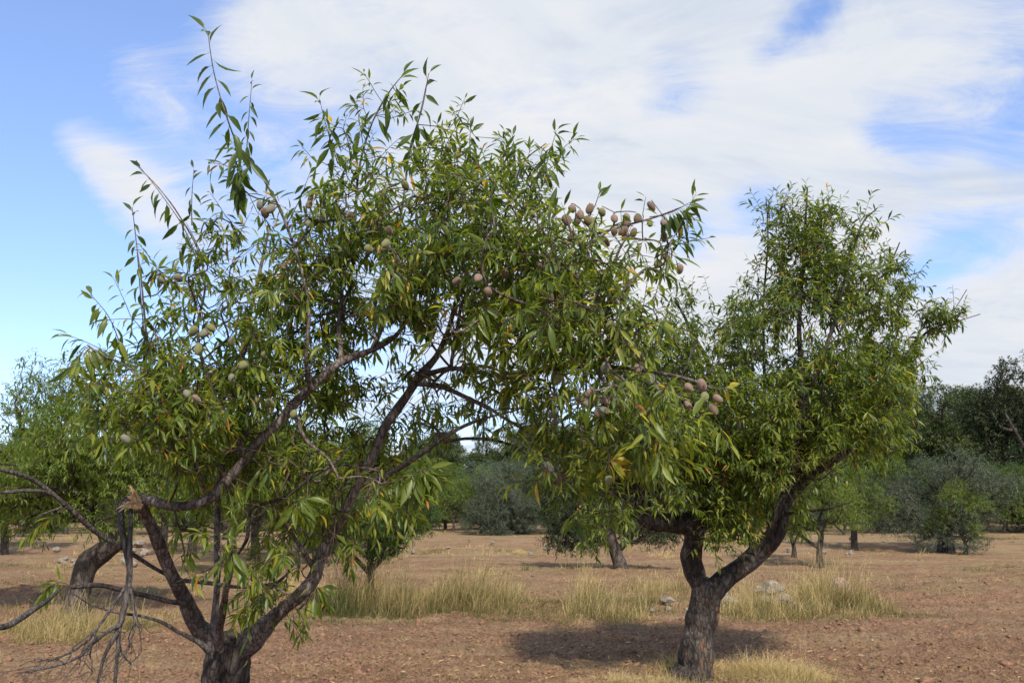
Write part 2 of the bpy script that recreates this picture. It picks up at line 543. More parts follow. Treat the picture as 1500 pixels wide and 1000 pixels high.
def shoots(P, D, L, nl, leaf, droop, tint0=.35, tsd=.19, yel=.03, sag=.25, width=.2, open_=1.0, rng=R):
    """P,D (n,3) shoot bases and directions, L (n) shoot lengths -> twig paths + leaf arrays dict"""
    n = len(P)
    L = np.broadcast_to(L, (n,)); leaf = np.broadcast_to(leaf, (n,)); droop = np.broadcast_to(droop, (n,))
    t0 = np.broadcast_to(tint0, (n,))
    ts = np.linspace(0, 1, 4)
    path = P[:, None] + D[:, None] * (L[:, None] * ts)[:, :, None]
    path[:, :, 2] -= sag * L[:, None] * ts[None] ** 2 * .5
    ref = np.where(np.abs(D[:, 2:3]) < .8, np.array([0, 0, 1.0]), np.array([1.0, 0, 0]))
    a1 = unit(np.cross(D, ref)); b1 = np.cross(D, a1)
    i = np.arange(nl)
    t = (i + .6) / nl
    t = np.clip(t[None] + rng.uniform(-.3, .3, (n, nl)) / nl, .03, 1)
    az = i[None] * 2.4 + rng.uniform(0, 6.28, (n, 1)) + rng.normal(0, .35, (n, nl))
    al = (1.25 - .75 * t) * open_ + rng.normal(0, .15, (n, nl))
    pos = P[:, None] + D[:, None] * (L[:, None] * t)[:, :, None]
    pos[:, :, 2] -= sag * L[:, None] * t ** 2 * .5
    rd = a1[:, None] * np.cos(az)[:, :, None] + b1[:, None] * np.sin(az)[:, :, None]
    d = D[:, None] * np.cos(al)[:, :, None] + rd * np.sin(al)[:, :, None]
    d[:, :, 2] -= droop[:, None] * rng.uniform(.4, 1.4, (n, nl))
    d = unit(d).reshape(-1, 3)
    up = np.array([0, 0, 1.0]) + rng.normal(0, .38, (n * nl, 3)) + .35 * np.repeat(D, nl, 0)
    N = unit(up - d * np.sum(up * d, 1, keepdims=True))
    m = n * nl
    tint = np.repeat(t0, nl) + rng.normal(0, tsd, m)
    tint = np.clip(tint, 0, .74)
    y = rng.random(m) < yel
    tint[y] = rng.uniform(.80, 1.0, y.sum())
    lf = np.repeat(leaf, nl) * rng.uniform(.62, 1.12, m) * np.where(np.tile(t[0] > .85, n), .75, 1)
    return path, dict(P=pos.reshape(-1, 3), D=d, N=N, L=lf, W=width * rng.uniform(.8, 1.2, m), curl=rng.uniform(.05, .42, m), fold=rng.uniform(.25, .9, m), tint=tint)


def cat(ds):
    return {k: np.concatenate([d[k] for d in ds]) for k in ds[0]}


def sel(d, idx):
    return {k: v[idx] for k, v in d.items()}


# ------------------------------------------------------------------ growing branches through a crown
def grow(S, spl, A, bf=.35):
    """balanced minimum spanning tree from seed points S (path lengths spl) through A; returns parents of A and order"""
    n = len(A)
    best = np.full(n, 1e9); par = np.zeros(n, int); pd = np.zeros(n)
    for s0 in range(0, len(S), 200):
        d = np.linalg.norm(A[:, None] - S[None, s0:s0 + 200], axis=2)
        c = d + bf * spl[None, s0:s0 + 200]
        j = c.argmin(1); cc = c[np.arange(n), j]
        u = cc < best
        best[u] = cc[u]; par[u] = j[u] + s0; pd[u] = spl[j[u] + s0] + d[np.arange(n), j][u]
    done = np.zeros(n, bool); order = []
    for _ in range(n):
        i = int(np.where(done, 1e9, best).argmin())
        done[i] = True; order.append(i)
        d = np.linalg.norm(A - A[i], axis=1)
        c = d + bf * pd[i]
        u = (c < best) & ~done
        best[u] = c[u]; par[u] = len(S) + i; pd[u] = pd[i] + d[u]
    return par, order


def branch_paths(S, Sr, A, par, order, rt, expo=.46):
    """polyline paths (points, radii, weight) from the spanning tree"""
    ns, n = len(S), len(A)
    w = np.ones(n)
    for i in reversed(order):
        if par[i] >= ns: w[par[i] - ns] += w[i]
    rr = rt * w ** expo
    kids = {}
    for i in order: kids.setdefault(par[i], []).append(i)
    paths = []
    stack = [(p, k) for p, ks in kids.items() if p < ns for k in ks]
    while stack:
        p, k = stack.pop()
        if p < ns: start = S[p]; cap = Sr[p] * .75
        else: start = A[p - ns]; cap = rr[p - ns] * .85
        pts, rs = [start], [min(rr[k], cap)]
        cur = k
        while True:
            pts.append(A[cur]); rs.append(min(rr[cur], cap))
            ks = kids.get(cur + ns, [])
            if not ks: break
            ks = sorted(ks, key=lambda q: -w[q])
            for o in ks[1:]: stack.append((cur + ns, o))
            cur = ks[0]
        paths.append((np.array(pts), np.array(rs), w[k]))
    return paths, w


def blob_points(blobs, n, rng=R):
    """blobs: (center xyz, radii xyz, weight)"""
    vol = np.array([b[1][0] * b[1][1] * b[1][2] * b[2] for b in blobs])
    cnt = rng.multinomial(n, vol / vol.sum())
    out = []
    for (c, r, w), k in zip(blobs, cnt):
        v = unit(rng.normal(size=(k, 3))) * rng.random((k, 1)) ** (1 / 2.5)
        out.append(np.asarray(c) + v * np.asarray(r))
    return np.vstack(out)


def thin(P, dmin):
    cell = {}
    keep = []
    for i, p in enumerate(P):
        k = tuple(np.floor(p / dmin).astype(int))
        if k in cell: continue
        cell[k] = 1; keep.append(i)
    return P[keep]


def traced(pts):
    """[(px, py, Y, radius px)] -> world points and radii in metres"""
    P = np.array([at(a, b, Y) for a, b, Y, r in pts])
    r = np.array([r * Y / FPX for a, b, Y, r in pts])
    return P, r


NUT_ME = []
for k, mt in enumerate(M_NUT):
    nu, nv = 12, 8
    V = []
    for i in range(nv + 1):
        th = math.pi * i / nv
        for j in range(nu):
            ph = 2 * math.pi * j / nu
            s = math.sin(th) ** .85 * (1 - (.16 if j == 0 else 0))
            x = s * math.cos(ph) * .40 * (1 - .07 * (abs(j) < 1)); y = s * math.sin(ph) * .33
            z = math.cos(th) * .5 + (.05 if i == nv else 0) * -1
            V.append((x * (1 + .12 * math.cos(th)), y, z))
    F = [(i * nu + j, i * nu + (j + 1) % nu, (i + 1) * nu + (j + 1) % nu, (i + 1) * nu + j) for i in range(nv) for j in range(nu)]
    NUT_ME.append(mesh_np('almond', V, F, smooth=True, mat=mt))

LEAF_ME = []


def leaf_variants(mat, n=16, rows=6, seed=5):
    rg = np.random.default_rng(seed)
    out = []
    for k in range(n):
        tint = [.12, .2, .3, .36, .42, .5, .58, .66, .3, .4, .25, .45, .55, .35, .72, .92][k % 16]
        V, F, T = leaf_arrays(np.zeros((1, 3)), np.array([[1.0, 0, 0]]), np.array([[0, 0, 1.0]]), np.array([1.0]), np.array([rg.uniform(.17, .25)]),
                              np.array([rg.uniform(.05, .42)]), np.array([rg.uniform(.25, .9)]), np.array([tint]), rows)
        out.append((tint, mesh_np('leaf', V, F, {'tint': T}, True, mat)))
    return out


def add_leaf_parts(d, count, root, base, variants, rows, mat, in_frame=True):
    """the largest-looking leaves become parts of their own, the rest one foliage mesh"""
    dist = np.linalg.norm(d['P'] - np.array([0, 0, EYE]), axis=1)
    # projected length, side-on leaves show largest
    view = unit(d['P'] - np.array([0, 0, EYE]))
    pl = d['L'] * np.sqrt(np.clip(1 - np.sum(view * d['D'], 1) ** 2, 0, 1)) / dist
    if in_frame:
        u = d['P'][:, 0] / d['P'][:, 1]
        pl = np.where(np.abs(u) < .5, pl, 0)
    pl = pl * (0.9 + .1 * np.abs(np.sum(view * d['N'], 1)))
    idx = np.argsort(-pl)
    top, rest = idx[:count], idx[count:]
    tv = np.array([v[0] for v in variants])
    for i in top:
        k = int(np.argmin(np.abs(tv - d['tint'][i]) + R.random(len(tv)) * .12))
        D, N, L = d['D'][i], d['N'][i], d['L'][i]
        S = np.cross(N, D)
        M = Matrix(((D[0], S[0], N[0], 0), (D[1], S[1], N[1], 0), (D[2], S[2], N[2], 0), (0, 0, 0, 1)))
        o = bpy.data.objects.new('leaf', variants[k][1]); C.objects.link(o)
        o.parent = root
        o.matrix_local = Matrix.Translation(Vector(d['P'][i] - base)) @ M @ Matrix.Scale(float(L), 4)
    r = sel(d, rest)
    V, F, T = leaf_arrays(**r, rows=rows[0], cols=rows[1])
    f = obj('foliage', mesh_np('foliage', V - base, F, {'tint': T}, rows[0] == 6, mat), root)
    return tag(f, kind='stuff')


# ================================================================== the near almond tree
base1 = np.array([at(326, 1000, 5.0)[0] - .02, 5.02, float(hgt(-1.45, 5.0)[0])])
t1 = thing('almond_tree', 'big almond tree in front with a snapped limb, fuzzy ripe almonds and long drooping leaves', 'tree', base1)


def limb(root, base, name, pts, mat, sides=12, bump=.07, k=4, seed=0, close=True, freq=14.0):
    P, r = traced(pts) if len(pts[0]) == 4 else pts
    P2, r2 = smooth_path(P, r, k)
    jit = np.stack([fbm(P2 * 5 + 31 * a, 2, seed + a) for a in range(3)], 1) * np.minimum(r2, .02)[:, None] * .9
    jit[0] = 0
    P2 = P2 + jit
    r2 = r2 * (1 + .22 * fbm(P2 * 9 + seed, 2, seed))
    A = Acc(); A.tube(P2, r2, sides, bump, close, seed, freq)
    return obj(name, A.mesh(name, mat, base), root), P2, r2


S1, S1r, S1l = [], [], []


def seedpts(P2, r2, l0, sk=0, store=None):
    st = store or (S1, S1r, S1l)
    d = np.concatenate([[0], np.cumsum(np.linalg.norm(np.diff(P2, axis=0), axis=1))]) + l0
    for i in range(sk, len(P2)):
        st[0].append(P2[i]); st[1].append(r2[i]); st[2].append(d[i])
    return d[-1]


gb = base1 + np.array([0, 0, -.08])
tp, tr = traced([(327, 1010, 5.02, 33), (330, 985, 5.01, 30), (334, 962, 5.0, 31), (338, 945, 5.0, 28), (341, 932, 5.0, 16)])
tp = np.vstack([[gb[0], gb[1], gb[2]], [gb[0] + .01, gb[1], gb[2] + .14], [gb[0] + .01, gb[1], gb[2] + .4], tp]); tr = np.concatenate([[.215, .165, .142], tr])
_, P2, r2 = limb(t1, base1, 'trunk', (tp, tr), M_TRUNK, 40, .12, 8, 3, freq=13)
limbs1 = [
    # name, points, material, leafy start, sides
    ('branch', [(334, 962, 5.0, 26), (312, 938, 4.96, 24), (288, 912, 4.9, 18), (266, 870, 4.8, 16), (248, 832, 4.7, 15), (228, 786, 4.6, 14), (208, 748, 4.5, 13), (202, 734, 4.45, 13),
                (212, 733, 4.42, 12), (240, 740, 4.4, 11.5), (275, 740, 4.4, 11), (308, 727, 4.4, 11), (340, 694, 4.42, 11), (378, 648, 4.45, 11), (412, 618, 4.48, 10.5), (445, 578, 4.5, 10),
                (485, 542, 4.55, 10), (520, 522, 4.6, 8.5), (560, 507, 4.65, 6.5), (590, 480, 4.7, 5), (610, 430, 4.7, 3.5)], M_LIMB, 9, 18),
    ('branch', [(344, 958, 5.0, 26), (372, 935, 4.98, 22), (400, 908, 4.95, 17.5), (428, 880, 4.92, 15.5), (458, 850, 4.9, 15), (474, 812, 4.9, 13), (498, 765, 4.88, 12), (518, 722, 4.85, 11),
                (546, 668, 4.85, 11), (570, 620, 4.85, 11), (598, 578, 4.85, 10.5), (616, 548, 4.85, 10), (640, 522, 4.85, 7.5), (655, 490, 4.85, 6), (668, 440, 4.8, 5), (690, 380, 4.8, 4), (700, 300, 4.8, 3)], M_LIMB, 5, 18),
    ('branch', [(314, 950, 5.08, 9), (314, 910, 5.1, 8.5), (318, 860, 5.12, 8), (317, 800, 5.12, 7.5), (320, 740, 5.15, 7.5), (323, 690, 5.15, 7), (333, 630, 5.15, 6.5), (345, 560, 5.15, 6), (362, 480, 5.1, 5), (380, 400, 5.1, 4), (395, 330, 5.1, 3)], M_LIMB, 3, 10),
    ('branch', [(322, 952, 4.88, 11), (324, 915, 4.75, 9.5), (329, 880, 4.6, 8), (334, 850, 4.4, 7), (338, 825, 4.25, 4.5), (340, 800, 4.15, 3)], M_LIMB, 3, 10),
    ('branch', [(612, 552, 4.85, 8), (632, 548, 4.8, 7.5), (660, 540, 4.7, 6), (700, 546, 4.5, 5), (754, 552, 4.35, 5), (820, 537, 4.2, 4.6), (844, 525, 4.15, 4.2), (892, 501, 4.05, 3.2), (940, 470, 3.95, 2.4)], M_LIMB, 2, 8),
    ('branch', [(740, 548, 4.4, 4), (800, 540, 4.15, 4.2), (886, 537, 3.9, 4), (930, 541, 3.8, 4), (1000, 553, 3.65, 3.6), (1042, 568, 3.6, 2.6)], M_LIMB, 2, 8),
    ('branch', [(606, 562, 4.85, 6), (650, 568, 4.75, 5.5), (700, 590, 4.6, 5), (735, 610, 4.5, 4), (780, 640, 4.35, 3), (810, 680, 4.3, 2.2)], M_LIMB, 2, 8),
    ('branch', [(522, 715, 4.86, 7), (560, 696, 4.8, 6), (600, 676, 4.7, 7), (640, 648, 4.6, 5.5), (680, 624, 4.55, 4.2), (720, 610, 4.5, 3), (760, 600, 4.45, 2)], M_LIMB, 3, 8),
    ('branch', [(650, 647, 4.6, 4), (690, 642, 4.55, 3.8), (745, 650, 4.45, 3.4), (790, 682, 4.4, 3), (815, 712, 4.35, 2.5), (850, 745, 4.3, 1.6)], M_DEAD, 4, 7),
    ('branch', [(310, 955, 4.85, 8), (290, 940, 4.78, 5.5), (262, 925, 4.72, 4.8), (235, 910, 4.66, 4.2), (205, 902, 4.6, 3.6), (170, 897, 4.55, 3), (135, 886, 4.5, 2.2), (108, 870, 4.45, 1.5)], M_DEAD, 99, 7),
    ('branch', [(256, 850, 4.72, 6), (300, 852, 4.65, 5), (350, 858, 4.6, 4.2), (395, 855, 4.55, 4), (418, 843, 4.5, 3), (432, 820, 4.5, 2)], M_DEAD, 3, 7),
    ('branch', [(462, 838, 4.9, 6), (440, 800, 4.8, 4.6), (420, 770, 4.7, 4), (405, 750, 4.6, 3.4), (400, 735, 4.55, 2)], M_LIMB, 2, 7),
    ('branch', [(346, 815, 4.7, 3), (360, 790, 4.6, 4.5), (364, 760, 4.55, 4), (372, 742, 4.5, 4), (420, 727, 4.45, 4.2), (452, 702, 4.4, 3.8), (490, 678, 4.35, 3), (510, 655, 4.3, 1.8)], M_DEAD, 5, 7),
    ('branch', [(425, 603, 4.48, 7), (437, 618, 4.45, 5), (448, 645, 4.4, 4.4), (480, 672, 4.35, 3.6), (496, 700, 4.3, 2.6)], M_LIMB, 3, 7),
    ('branch', [(500, 530, 4.56, 7), (499, 500, 4.58, 6), (498, 455, 4.6, 5), (503, 400, 4.62, 4.2), (520, 330, 4.6, 3.4), (525, 250, 4.6, 2.6), (545, 180, 4.55, 2.0), (570, 135, 4.5, 1.5), (590, 110, 4.5, 1.1)], M_LIMB, 2, 8),
    ('branch', [(545, 513, 4.63, 6), (560, 475, 4.66, 5), (562, 430, 4.7, 4.5), (575, 370, 4.7, 3.6), (590, 300, 4.7, 2.8), (600, 220, 4.65, 2), (618, 160, 4.6, 1.4), (628, 108, 4.6, 1)], M_LIMB, 2, 8),
    ('branch', [(455, 570, 4.5, 6), (448, 520, 4.45, 5), (452, 450, 4.4, 4.2), (440, 390, 4.4, 3.6), (415, 320, 4.35, 3), (385, 260, 4.3, 2.5), (350, 215, 4.25, 2), (330, 165, 4.2, 1.6), (313, 105, 4.2, 1.2), (304, 48, 4.2, .9)], M_LIMB, 2, 8),
    ('branch', [(360, 670, 4.42, 6), (330, 610, 4.4, 5), (300, 540, 4.35, 4), (290, 480, 4.3, 3.4), (300, 420, 4.3, 2.8), (290, 365, 4.3, 2.2), (262, 315, 4.25, 1.8), (232, 275, 4.25, 1.3), (203, 245, 4.25, 1)], M_LIMB, 2, 8),
    ('branch', [(245, 739, 4.4, 5), (258, 700, 4.35, 4), (232, 640, 4.3, 3.6), (222, 570, 4.25, 3.4), (216, 500, 4.2, 3.0), (208, 420, 4.2, 2.2), (200, 360, 4.2, 1.5), (194, 306, 4.2, 1)], M_LIMB, 2, 8),
    ('branch', [(302, 730, 4.4, 4.5), (292, 690, 4.3, 4), (275, 640, 4.2, 3.4), (230, 590, 4.1, 3), (190, 540, 4.05, 2.6), (150, 520, 4.05, 2), (128, 505, 4.05, 1.4)], M_LIMB, 3, 7),
    ('branch', [(650, 500, 4.85, 5), (700, 450, 4.6, 4.5), (745, 395, 4.4, 4), (800, 375, 4.2, 3.6), (850, 350, 4.0, 3.2), (910, 332, 3.85, 2.8), (960, 318, 3.8, 2.2), (1000, 303, 3.8, 1.2)], M_LIMB, 2, 8),
    ('branch', [(672, 430, 4.8, 4.5), (720, 370, 4.75, 4), (745, 300, 4.7, 3), (765, 240, 4.65, 2.2), (800, 210, 4.6, 1.4)], M_LIMB, 2, 8),
]
FRONT1 = []
for nm, pts, mt, sk, sides in limbs1:
    bigl = len(pts) > 15
    pts = [(a, b, Y, r * (.80 if r > 19 else .64)) for a, b, Y, r in pts]
    _, P2, r2 = limb(t1, base1, nm, pts, mt, sides, .12 if bigl else .10, 5, len(S1) % 97, freq=17)
    d0 = 0
    if S1:
        dd = np.linalg.norm(np.array(S1) - P2[0], axis=1); d0 = S1l[int(dd.argmin())]
    else: d0 = .2
    if sk < 90: seedpts(P2, r2, d0 * .6, sk * 5)
    q_ = len(FRONT1)
    nfr = {0: 95, 1: 70, 2: 26, 4: 12, 6: 12, 7: 26, 12: 40}.get(q_, 0)
    FRONT1.append((P2[:nfr] if nfr else P2[:1] - 50, 24 if q_ < 1 else 19 if q_ < 2 else 12))

# broken wood and the limb that hangs from it
wd = Acc()
for k in range(16):
    a = at(204 + R.uniform(-5, 5), 738 + R.uniform(-6, 6), 4.40)
    b = at(*[(189, 710), (184, 730), (176, 741), (193, 714), (179, 736), (173, 748), (190, 719), (182, 740)][k % 8], 4.34)
    b = b + R.normal(0, .006, 3)
    wd.tube([a, (a + b) / 2 + R.normal(0, .006, 3), b], [.008, .006, .0018], 5)
obj('splintered_wood', wd.mesh('splintered_wood', M_WOOD, base1, False), t1)
hang = thing('broken_branch', 'snapped grey leafless branch hanging from the broken limb of the front tree', 'branch', at(178, 760, 4.38))
hb = at(178, 760, 4.38)
SH, SHr, SHl = [], [], []
for pts in ([(196, 728, 4.42, 7), (184, 734, 4.4, 9), (176, 748, 4.38, 8), (178, 775, 4.36, 7), (184, 805, 4.35, 6.5), (188, 830, 4.34, 5.5), (189, 850, 4.33, 6)],
            [(192, 740, 4.42, 4), (191, 775, 4.35, 5), (190, 815, 4.33, 6), (188, 850, 4.32, 6.5), (183, 885, 4.3, 6.5), (177, 912, 4.28, 6.5), (168, 930, 4.24, 5.5), (152, 960, 4.2, 4), (143, 1000, 4.18, 3)],
            [(174, 918, 4.27, 5), (172, 950, 4.25, 4.4), (169, 985, 4.22, 4), (168, 1020, 4.2, 3)],
            [(176, 915, 4.27, 5), (160, 922, 4.2, 4.5), (140, 938, 4.1, 4), (118, 960, 4.0, 3), (80, 975, 3.95, 2.6), (30, 985, 3.9, 2)],
            [(172, 925, 4.26, 3), (178, 955, 4.3, 2.6), (192, 972, 4.32, 2)]):
    pts = [(a, b, Y, r * .66) for a, b, Y, r in pts]
    _, P2, r2 = limb(hang, hb, 'branch', pts, M_DEAD, 9, .08, 4, 5, freq=20)
    if len(SH): d0 = SHl[int(np.linalg.norm(np.array(SH) - P2[0], axis=1).argmin())]
    else: d0 = 0
    seedpts(P2, r2, d0, 8 if pts[0][1] < 800 else 3, (SH, SHr, SHl))
bl = [(at(x, y, Y), (rx * Y / FPX, .25, ry * Y / FPX), 1) for x, y, Y, rx, ry in [(130, 960, 4.1, 60, 40), (60, 985, 3.95, 70, 22), (160, 985, 4.2, 40, 30), (110, 985, 4, 60, 30), (200, 930, 4.3, 28, 30)]]
A0 = thin(blob_points(bl, 230), .05)
par, order = grow(np.array(SH), np.array(SHl), A0, .7)
paths, w = branch_paths(np.array(SH), np.array(SHr), A0, par, order, .0009)
ac = Acc()
for P, r, wt in paths:
    P2, r2 = smooth_path(P, r, 2)
    ac.tube(P2 + R.normal(0, .003, P2.shape), r2, 4)
tag(obj('twig', ac.mesh('twig', M_DEAD, hb), hang), kind='stuff')
# bare grey boughs that cross the lower left, reaching in from a neighbour out of view
cr = at(0, 700, 4.0)
croot = thing('bare_branch', 'long leafless grey bough crossing the lower left corner behind the snapped branch', 'branch', cr)
for pts in ([(-90, 668, 3.9, 6), (0, 686, 4.1, 4.6), (50, 704, 4.25, 5), (95, 738, 4.35, 5.5), (140, 778, 4.5, 5.5), (185, 806, 4.6, 5), (225, 832, 4.7, 4.4), (255, 848, 4.76, 4)],
            [(-80, 725, 3.9, 4), (0, 721, 4.1, 3.4), (45, 719, 4.2, 3.6), (76, 724, 4.28, 4), (97, 741, 4.35, 4.4)],
            [(98, 740, 4.36, 2.4), (75, 748, 4.3, 2.2), (58, 755, 4.3, 1.6), (52, 762, 4.3, 1)]):
    pts = [(a, b, Y, r * .66) for a, b, Y, r in pts]
    limb(croot, cr, 'branch', pts, M_DEAD, 9, .08, 5, 9, freq=20)
SPR = []
cr = at(0, 916, 3.9)
c2r = thing('fallen_bough', 'short bare grey bough curving up at the left edge in front of the leaning trunk', 'branch', cr)
limb(c2r, cr, 'branch', [(-60, 920, 3.7, 5), (0, 918, 3.9, 4.5), (25, 908, 4.0, 4.6), (48, 893, 4.1, 4.2), (74, 876, 4.2, 3.4), (88, 862, 4.25, 2)], M_DEAD, 9, .08, 5, 9, freq=20)
cr = at(235, 880, 4.4)
c3r = thing('dry_stick', 'thin straight grey stick crossing behind the hanging branch beside the leaning trunk', 'branch', cr)
limb(c3r, cr, 'branch', [(104, 860, 4.45, 2.4), (125, 857, 4.45, 3.4), (150, 857, 4.5, 3.6), (190, 867, 4.55, 3.4), (236, 879, 4.65, 3.4), (272, 885, 4.75, 3)], M_DEAD, 8, .08, 5, 9, freq=20)

# fruit of the near tree: (px, py, Y, kind) kind 0 pink 1 green 2 brown 3 grey
nuts = [(838, 306, 3.85, 0), (832, 322, 3.85, 2), (850, 315, 3.87, 0), (864, 306, 3.85, 2), (862, 323, 3.85, 2), (882, 311, 3.82, 1), (900, 320, 3.82, 0), (918, 318, 3.8, 0), (934, 320, 3.8, 2),
        (954, 302, 3.8, 2), (952, 327, 3.8, 1), (972, 326, 3.8, 0), (900, 339, 3.82, 2), (913, 338, 3.8, 2), (928, 341, 3.8, 2), (963, 386, 3.8, 1), (976, 378, 3.8, 2), (894, 478, 3.7, 1), (807, 436, 3.9, 0),
        (879, 440, 3.85, 2), (913, 436, 3.85, 0), (837, 347, 3.85, 2), (926, 507, 3.7, 3), (908, 517, 3.7, 2), (886, 538, 3.7, 3), (935, 539, 3.7, 0), (953, 555, 3.65, 3), (817, 556, 3.85, 1), (864, 575, 3.65, 0),
        (858, 589, 3.65, 3), (887, 586, 3.65, 0), (885, 601, 3.65, 3), (1009, 568, 3.58, 0), (1028, 565, 3.58, 0), (1032, 581, 3.55, 1), (1051, 584, 3.55, 0), (804, 684, 3.9, 3), (892, 703, 3.65, 1), (811, 606, 4.0, 3), (920, 513, 3.72, 3),
        (680, 280, 4.2, 1), (672, 293, 4.25, 1), (570, 338, 4.0, 2), (565, 357, 3.7, 1), (513, 317, 4.3, 2), (780, 314, 4.2, 1), (657, 218, 4.3, 1), (594, 272, 4.4, 1), (657, 300, 4.3, 2),
        (700, 407, 3.75, 0), (669, 412, 3.8, 2), (283, 485, 4.0, 1), (309, 480, 4.1, 1), (290, 511, 4.0, 1), (184, 643, 3.85, 3), (274, 576, 3.95, 3), (395, 590, 4.2, 1), (388, 520, 4.2, 1), (355, 535, 4.1, 1),
        (375, 586, 4.2, 1), (430, 606, 4.2, 1), (380, 300, 4.2, 3), (396, 306, 4.2, 3), (470, 320, 4.3, 3), (388, 312, 4.2, 2), (452, 300, 4.3, 2), (450, 326, 4.3, 3), (740, 400, 4.0, 2), (600, 300, 4.3, 1),
        (640, 330, 4.2, 2), (540, 365, 4.1, 1), (720, 340, 4.1, 2), (850, 460, 3.8, 1), (790, 480, 3.9, 2), (235, 410, 4.2, 3), (262, 407, 4.2, 3), (340, 500, 4.1, 1), (790, 390, 4.0, 2)]
nuts += [(a + R.uniform(-22, 22), b + R.uniform(4, 26), Y + R.uniform(-.02, .12), int(R.integers(0, 4))) for a, b, Y, k in nuts[:40:2] + nuts[40:60:3]]
nutP = np.array([at(a, b - 9, Y) for a, b, Y, k in nuts])
for (a, b, Y, k), p in zip(nuts, nutP):
    o = bpy.data.objects.new('almond', NUT_ME[k]); C.objects.link(o); o.parent = t1
    s = R.uniform(.038, .050)
    o.scale = (s, s * R.uniform(.85, 1.1), s * R.uniform(.85, 1.15))
    o.rotation_euler = (R.uniform(-.9, .9), R.uniform(-.9, .9), R.uniform(0, 6.28))
    o.location = Vector(at(a, b, Y) - base1)

# crown volume: px, py, rx, ry, Y, depth radius, density
B1 = [(400, 345, 80, 50, 4.6, .45, .55), (310, 430, 75, 55, 4.5, .5, .8), (205, 585, 80, 75, 4.3, .5, .75), (430, 440, 110, 85, 4.7, .8, .95), (560, 345, 95, 85, 4.6, .6, 1.0), (520, 240, 50, 50, 4.6, .35, .8),
      (640, 268, 72, 45, 4.6, .45, 1.1), (745, 280, 72, 45, 4.6, .45, 1.2), (700, 370, 115, 90, 4.5, .8, 1.2), (610, 450, 110, 60, 4.5, .8, 1.0), (690, 470, 75, 45, 4.0, .35, 1.5), (830, 400, 100, 70, 4.1, .6, 1.2), (935, 370, 60, 50, 3.9, .4, 1.2),
      (800, 490, 110, 55, 4.0, .5, 1.3), (900, 490, 80, 55, 3.85, .4, 1.3), (880, 600, 110, 60, 3.9, .5, 1.05), (830, 670, 60, 50, 4.1, .4, 1.0), (930, 650, 75, 40, 3.8, .4, 1.05), (1010, 610, 40, 30, 3.65, .2, .8), (570, 600, 110, 50, 5.1, .5, .75), (480, 570, 60, 40, 5.0, .4, .8), (640, 540, 60, 40, 5.0, .4, .7), (330, 700, 70, 55, 5.0, .4, .9), (430, 650, 80, 50, 5.0, .4, .8), (480, 745, 75, 50, 5.0, .4, .9), (385, 870, 40, 35, 4.7, .25, 1.0), (280, 860, 22, 50, 4.7, .2, .8), (420, 780, 60, 45, 5.1, .35, .8), (540, 680, 60, 35, 5.0, .35, .8), (620, 650, 50, 30, 4.8, .3, .7), (270, 740, 30, 45, 4.9, .25, .7),
      (440, 700, 85, 60, 4.6, .6, .85), (560, 715, 75, 32, 4.4, .4, 1.1), (300, 640, 95, 65, 4.4, .6, 1.1), (365, 805, 65, 45, 4.3, .4, 1.0), (425, 870, 45, 40, 4.7, .3, .9), (255, 520, 80, 60, 4.4, .5, 1.0), (490, 790, 45, 35, 4.7, .3, .7),
      (630, 705, 30, 25, 4.2, .2, 1.2), (760, 600, 75, 45, 4.3, .5, 1.1), (995, 330, 16, 34, 3.8, .12, 1.6), (270, 800, 35, 50, 4.5, .3, .7), (430, 540, 100, 60, 4.8, .7, .7), (330, 380, 55, 60, 4.4, .3, .7), (250, 600, 90, 60, 4.1, .25, .4),
      (150, 500, 30, 28, 4.05, .15, .8), (690, 560, 90, 35, 4.6, .5, .6), (880, 320, 50, 14, 3.9, .12, 1.2), (350, 250, 22, 35, 4.3, .12, .8), (215, 480, 32, 50, 4.2, .12, .7), (370, 580, 95, 60, 4.5, .5, .9), (860, 755, 36, 24, 4.2, .2, .35), (650, 180, 25, 22, 4.6, .15, .9),
      (690, 200, 14, 16, 4.6, .1, 1.6), (755, 212, 18, 16, 4.6, .1, 1.6), (812, 210, 16, 20, 4.6, .1, 1.6), (555, 160, 30, 28, 4.55, .15, 1), (462, 215, 16, 32, 4.5, .1, .6), (480, 310, 45, 45, 4.5, .25, .7)]
blobs = [(at(x, y, Y), (rx * Y / FPX, dy, ry * Y / FPX), w) for x, y, rx, ry, Y, dy, w in B1]
A1 = blob_points(blobs, 5200)


def px_of(P):
    d = P - np.array([0, 0, EYE])
    cp, sp = math.cos(PITCH), math.sin(PITCH)
    z = d[:, 1] * cp + d[:, 2] * sp
    v = -d[:, 1] * sp + d[:, 2] * cp
    return 750 + FPX * d[:, 0] / z, 500 - FPX * v / z


gaps = [(545, 395, 22, 60), (500, 612, 30, 20), (590, 590, 20, 34), (705, 515, 28, 14), (672, 570, 18, 14), (525, 275, 16, 34), (225, 440, 12, 14), (285, 520, 22, 24), (425, 570, 20, 16), (690, 400, 10, 14), (400, 380, 20, 16), (440, 300, 16, 14),
        (660, 720, 60, 16), (700, 700, 90, 36), (595, 520, 14, 20), (455, 600, 30, 14), (640, 540, 14, 16), (870, 620, 10, 8), (480, 420, 12, 20), (350, 420, 14, 14)]


def in_front(L, fronts, lx, ly):
    k_ = np.zeros(len(lx), bool)
    for P, tol in fronts:
        fx, fy = px_of(P)
        for a0 in range(0, len(lx), 4000):
            sl = slice(a0, a0 + 4000)
            d2 = (lx[sl, None] - fx) ** 2 + (ly[sl, None] - fy) ** 2
            j = d2.argmin(1)
            k_[sl] |= (d2[np.arange(len(j)), j] < tol ** 2) & (L['P'][sl, 1] < P[j, 1] + .04)
    return k_


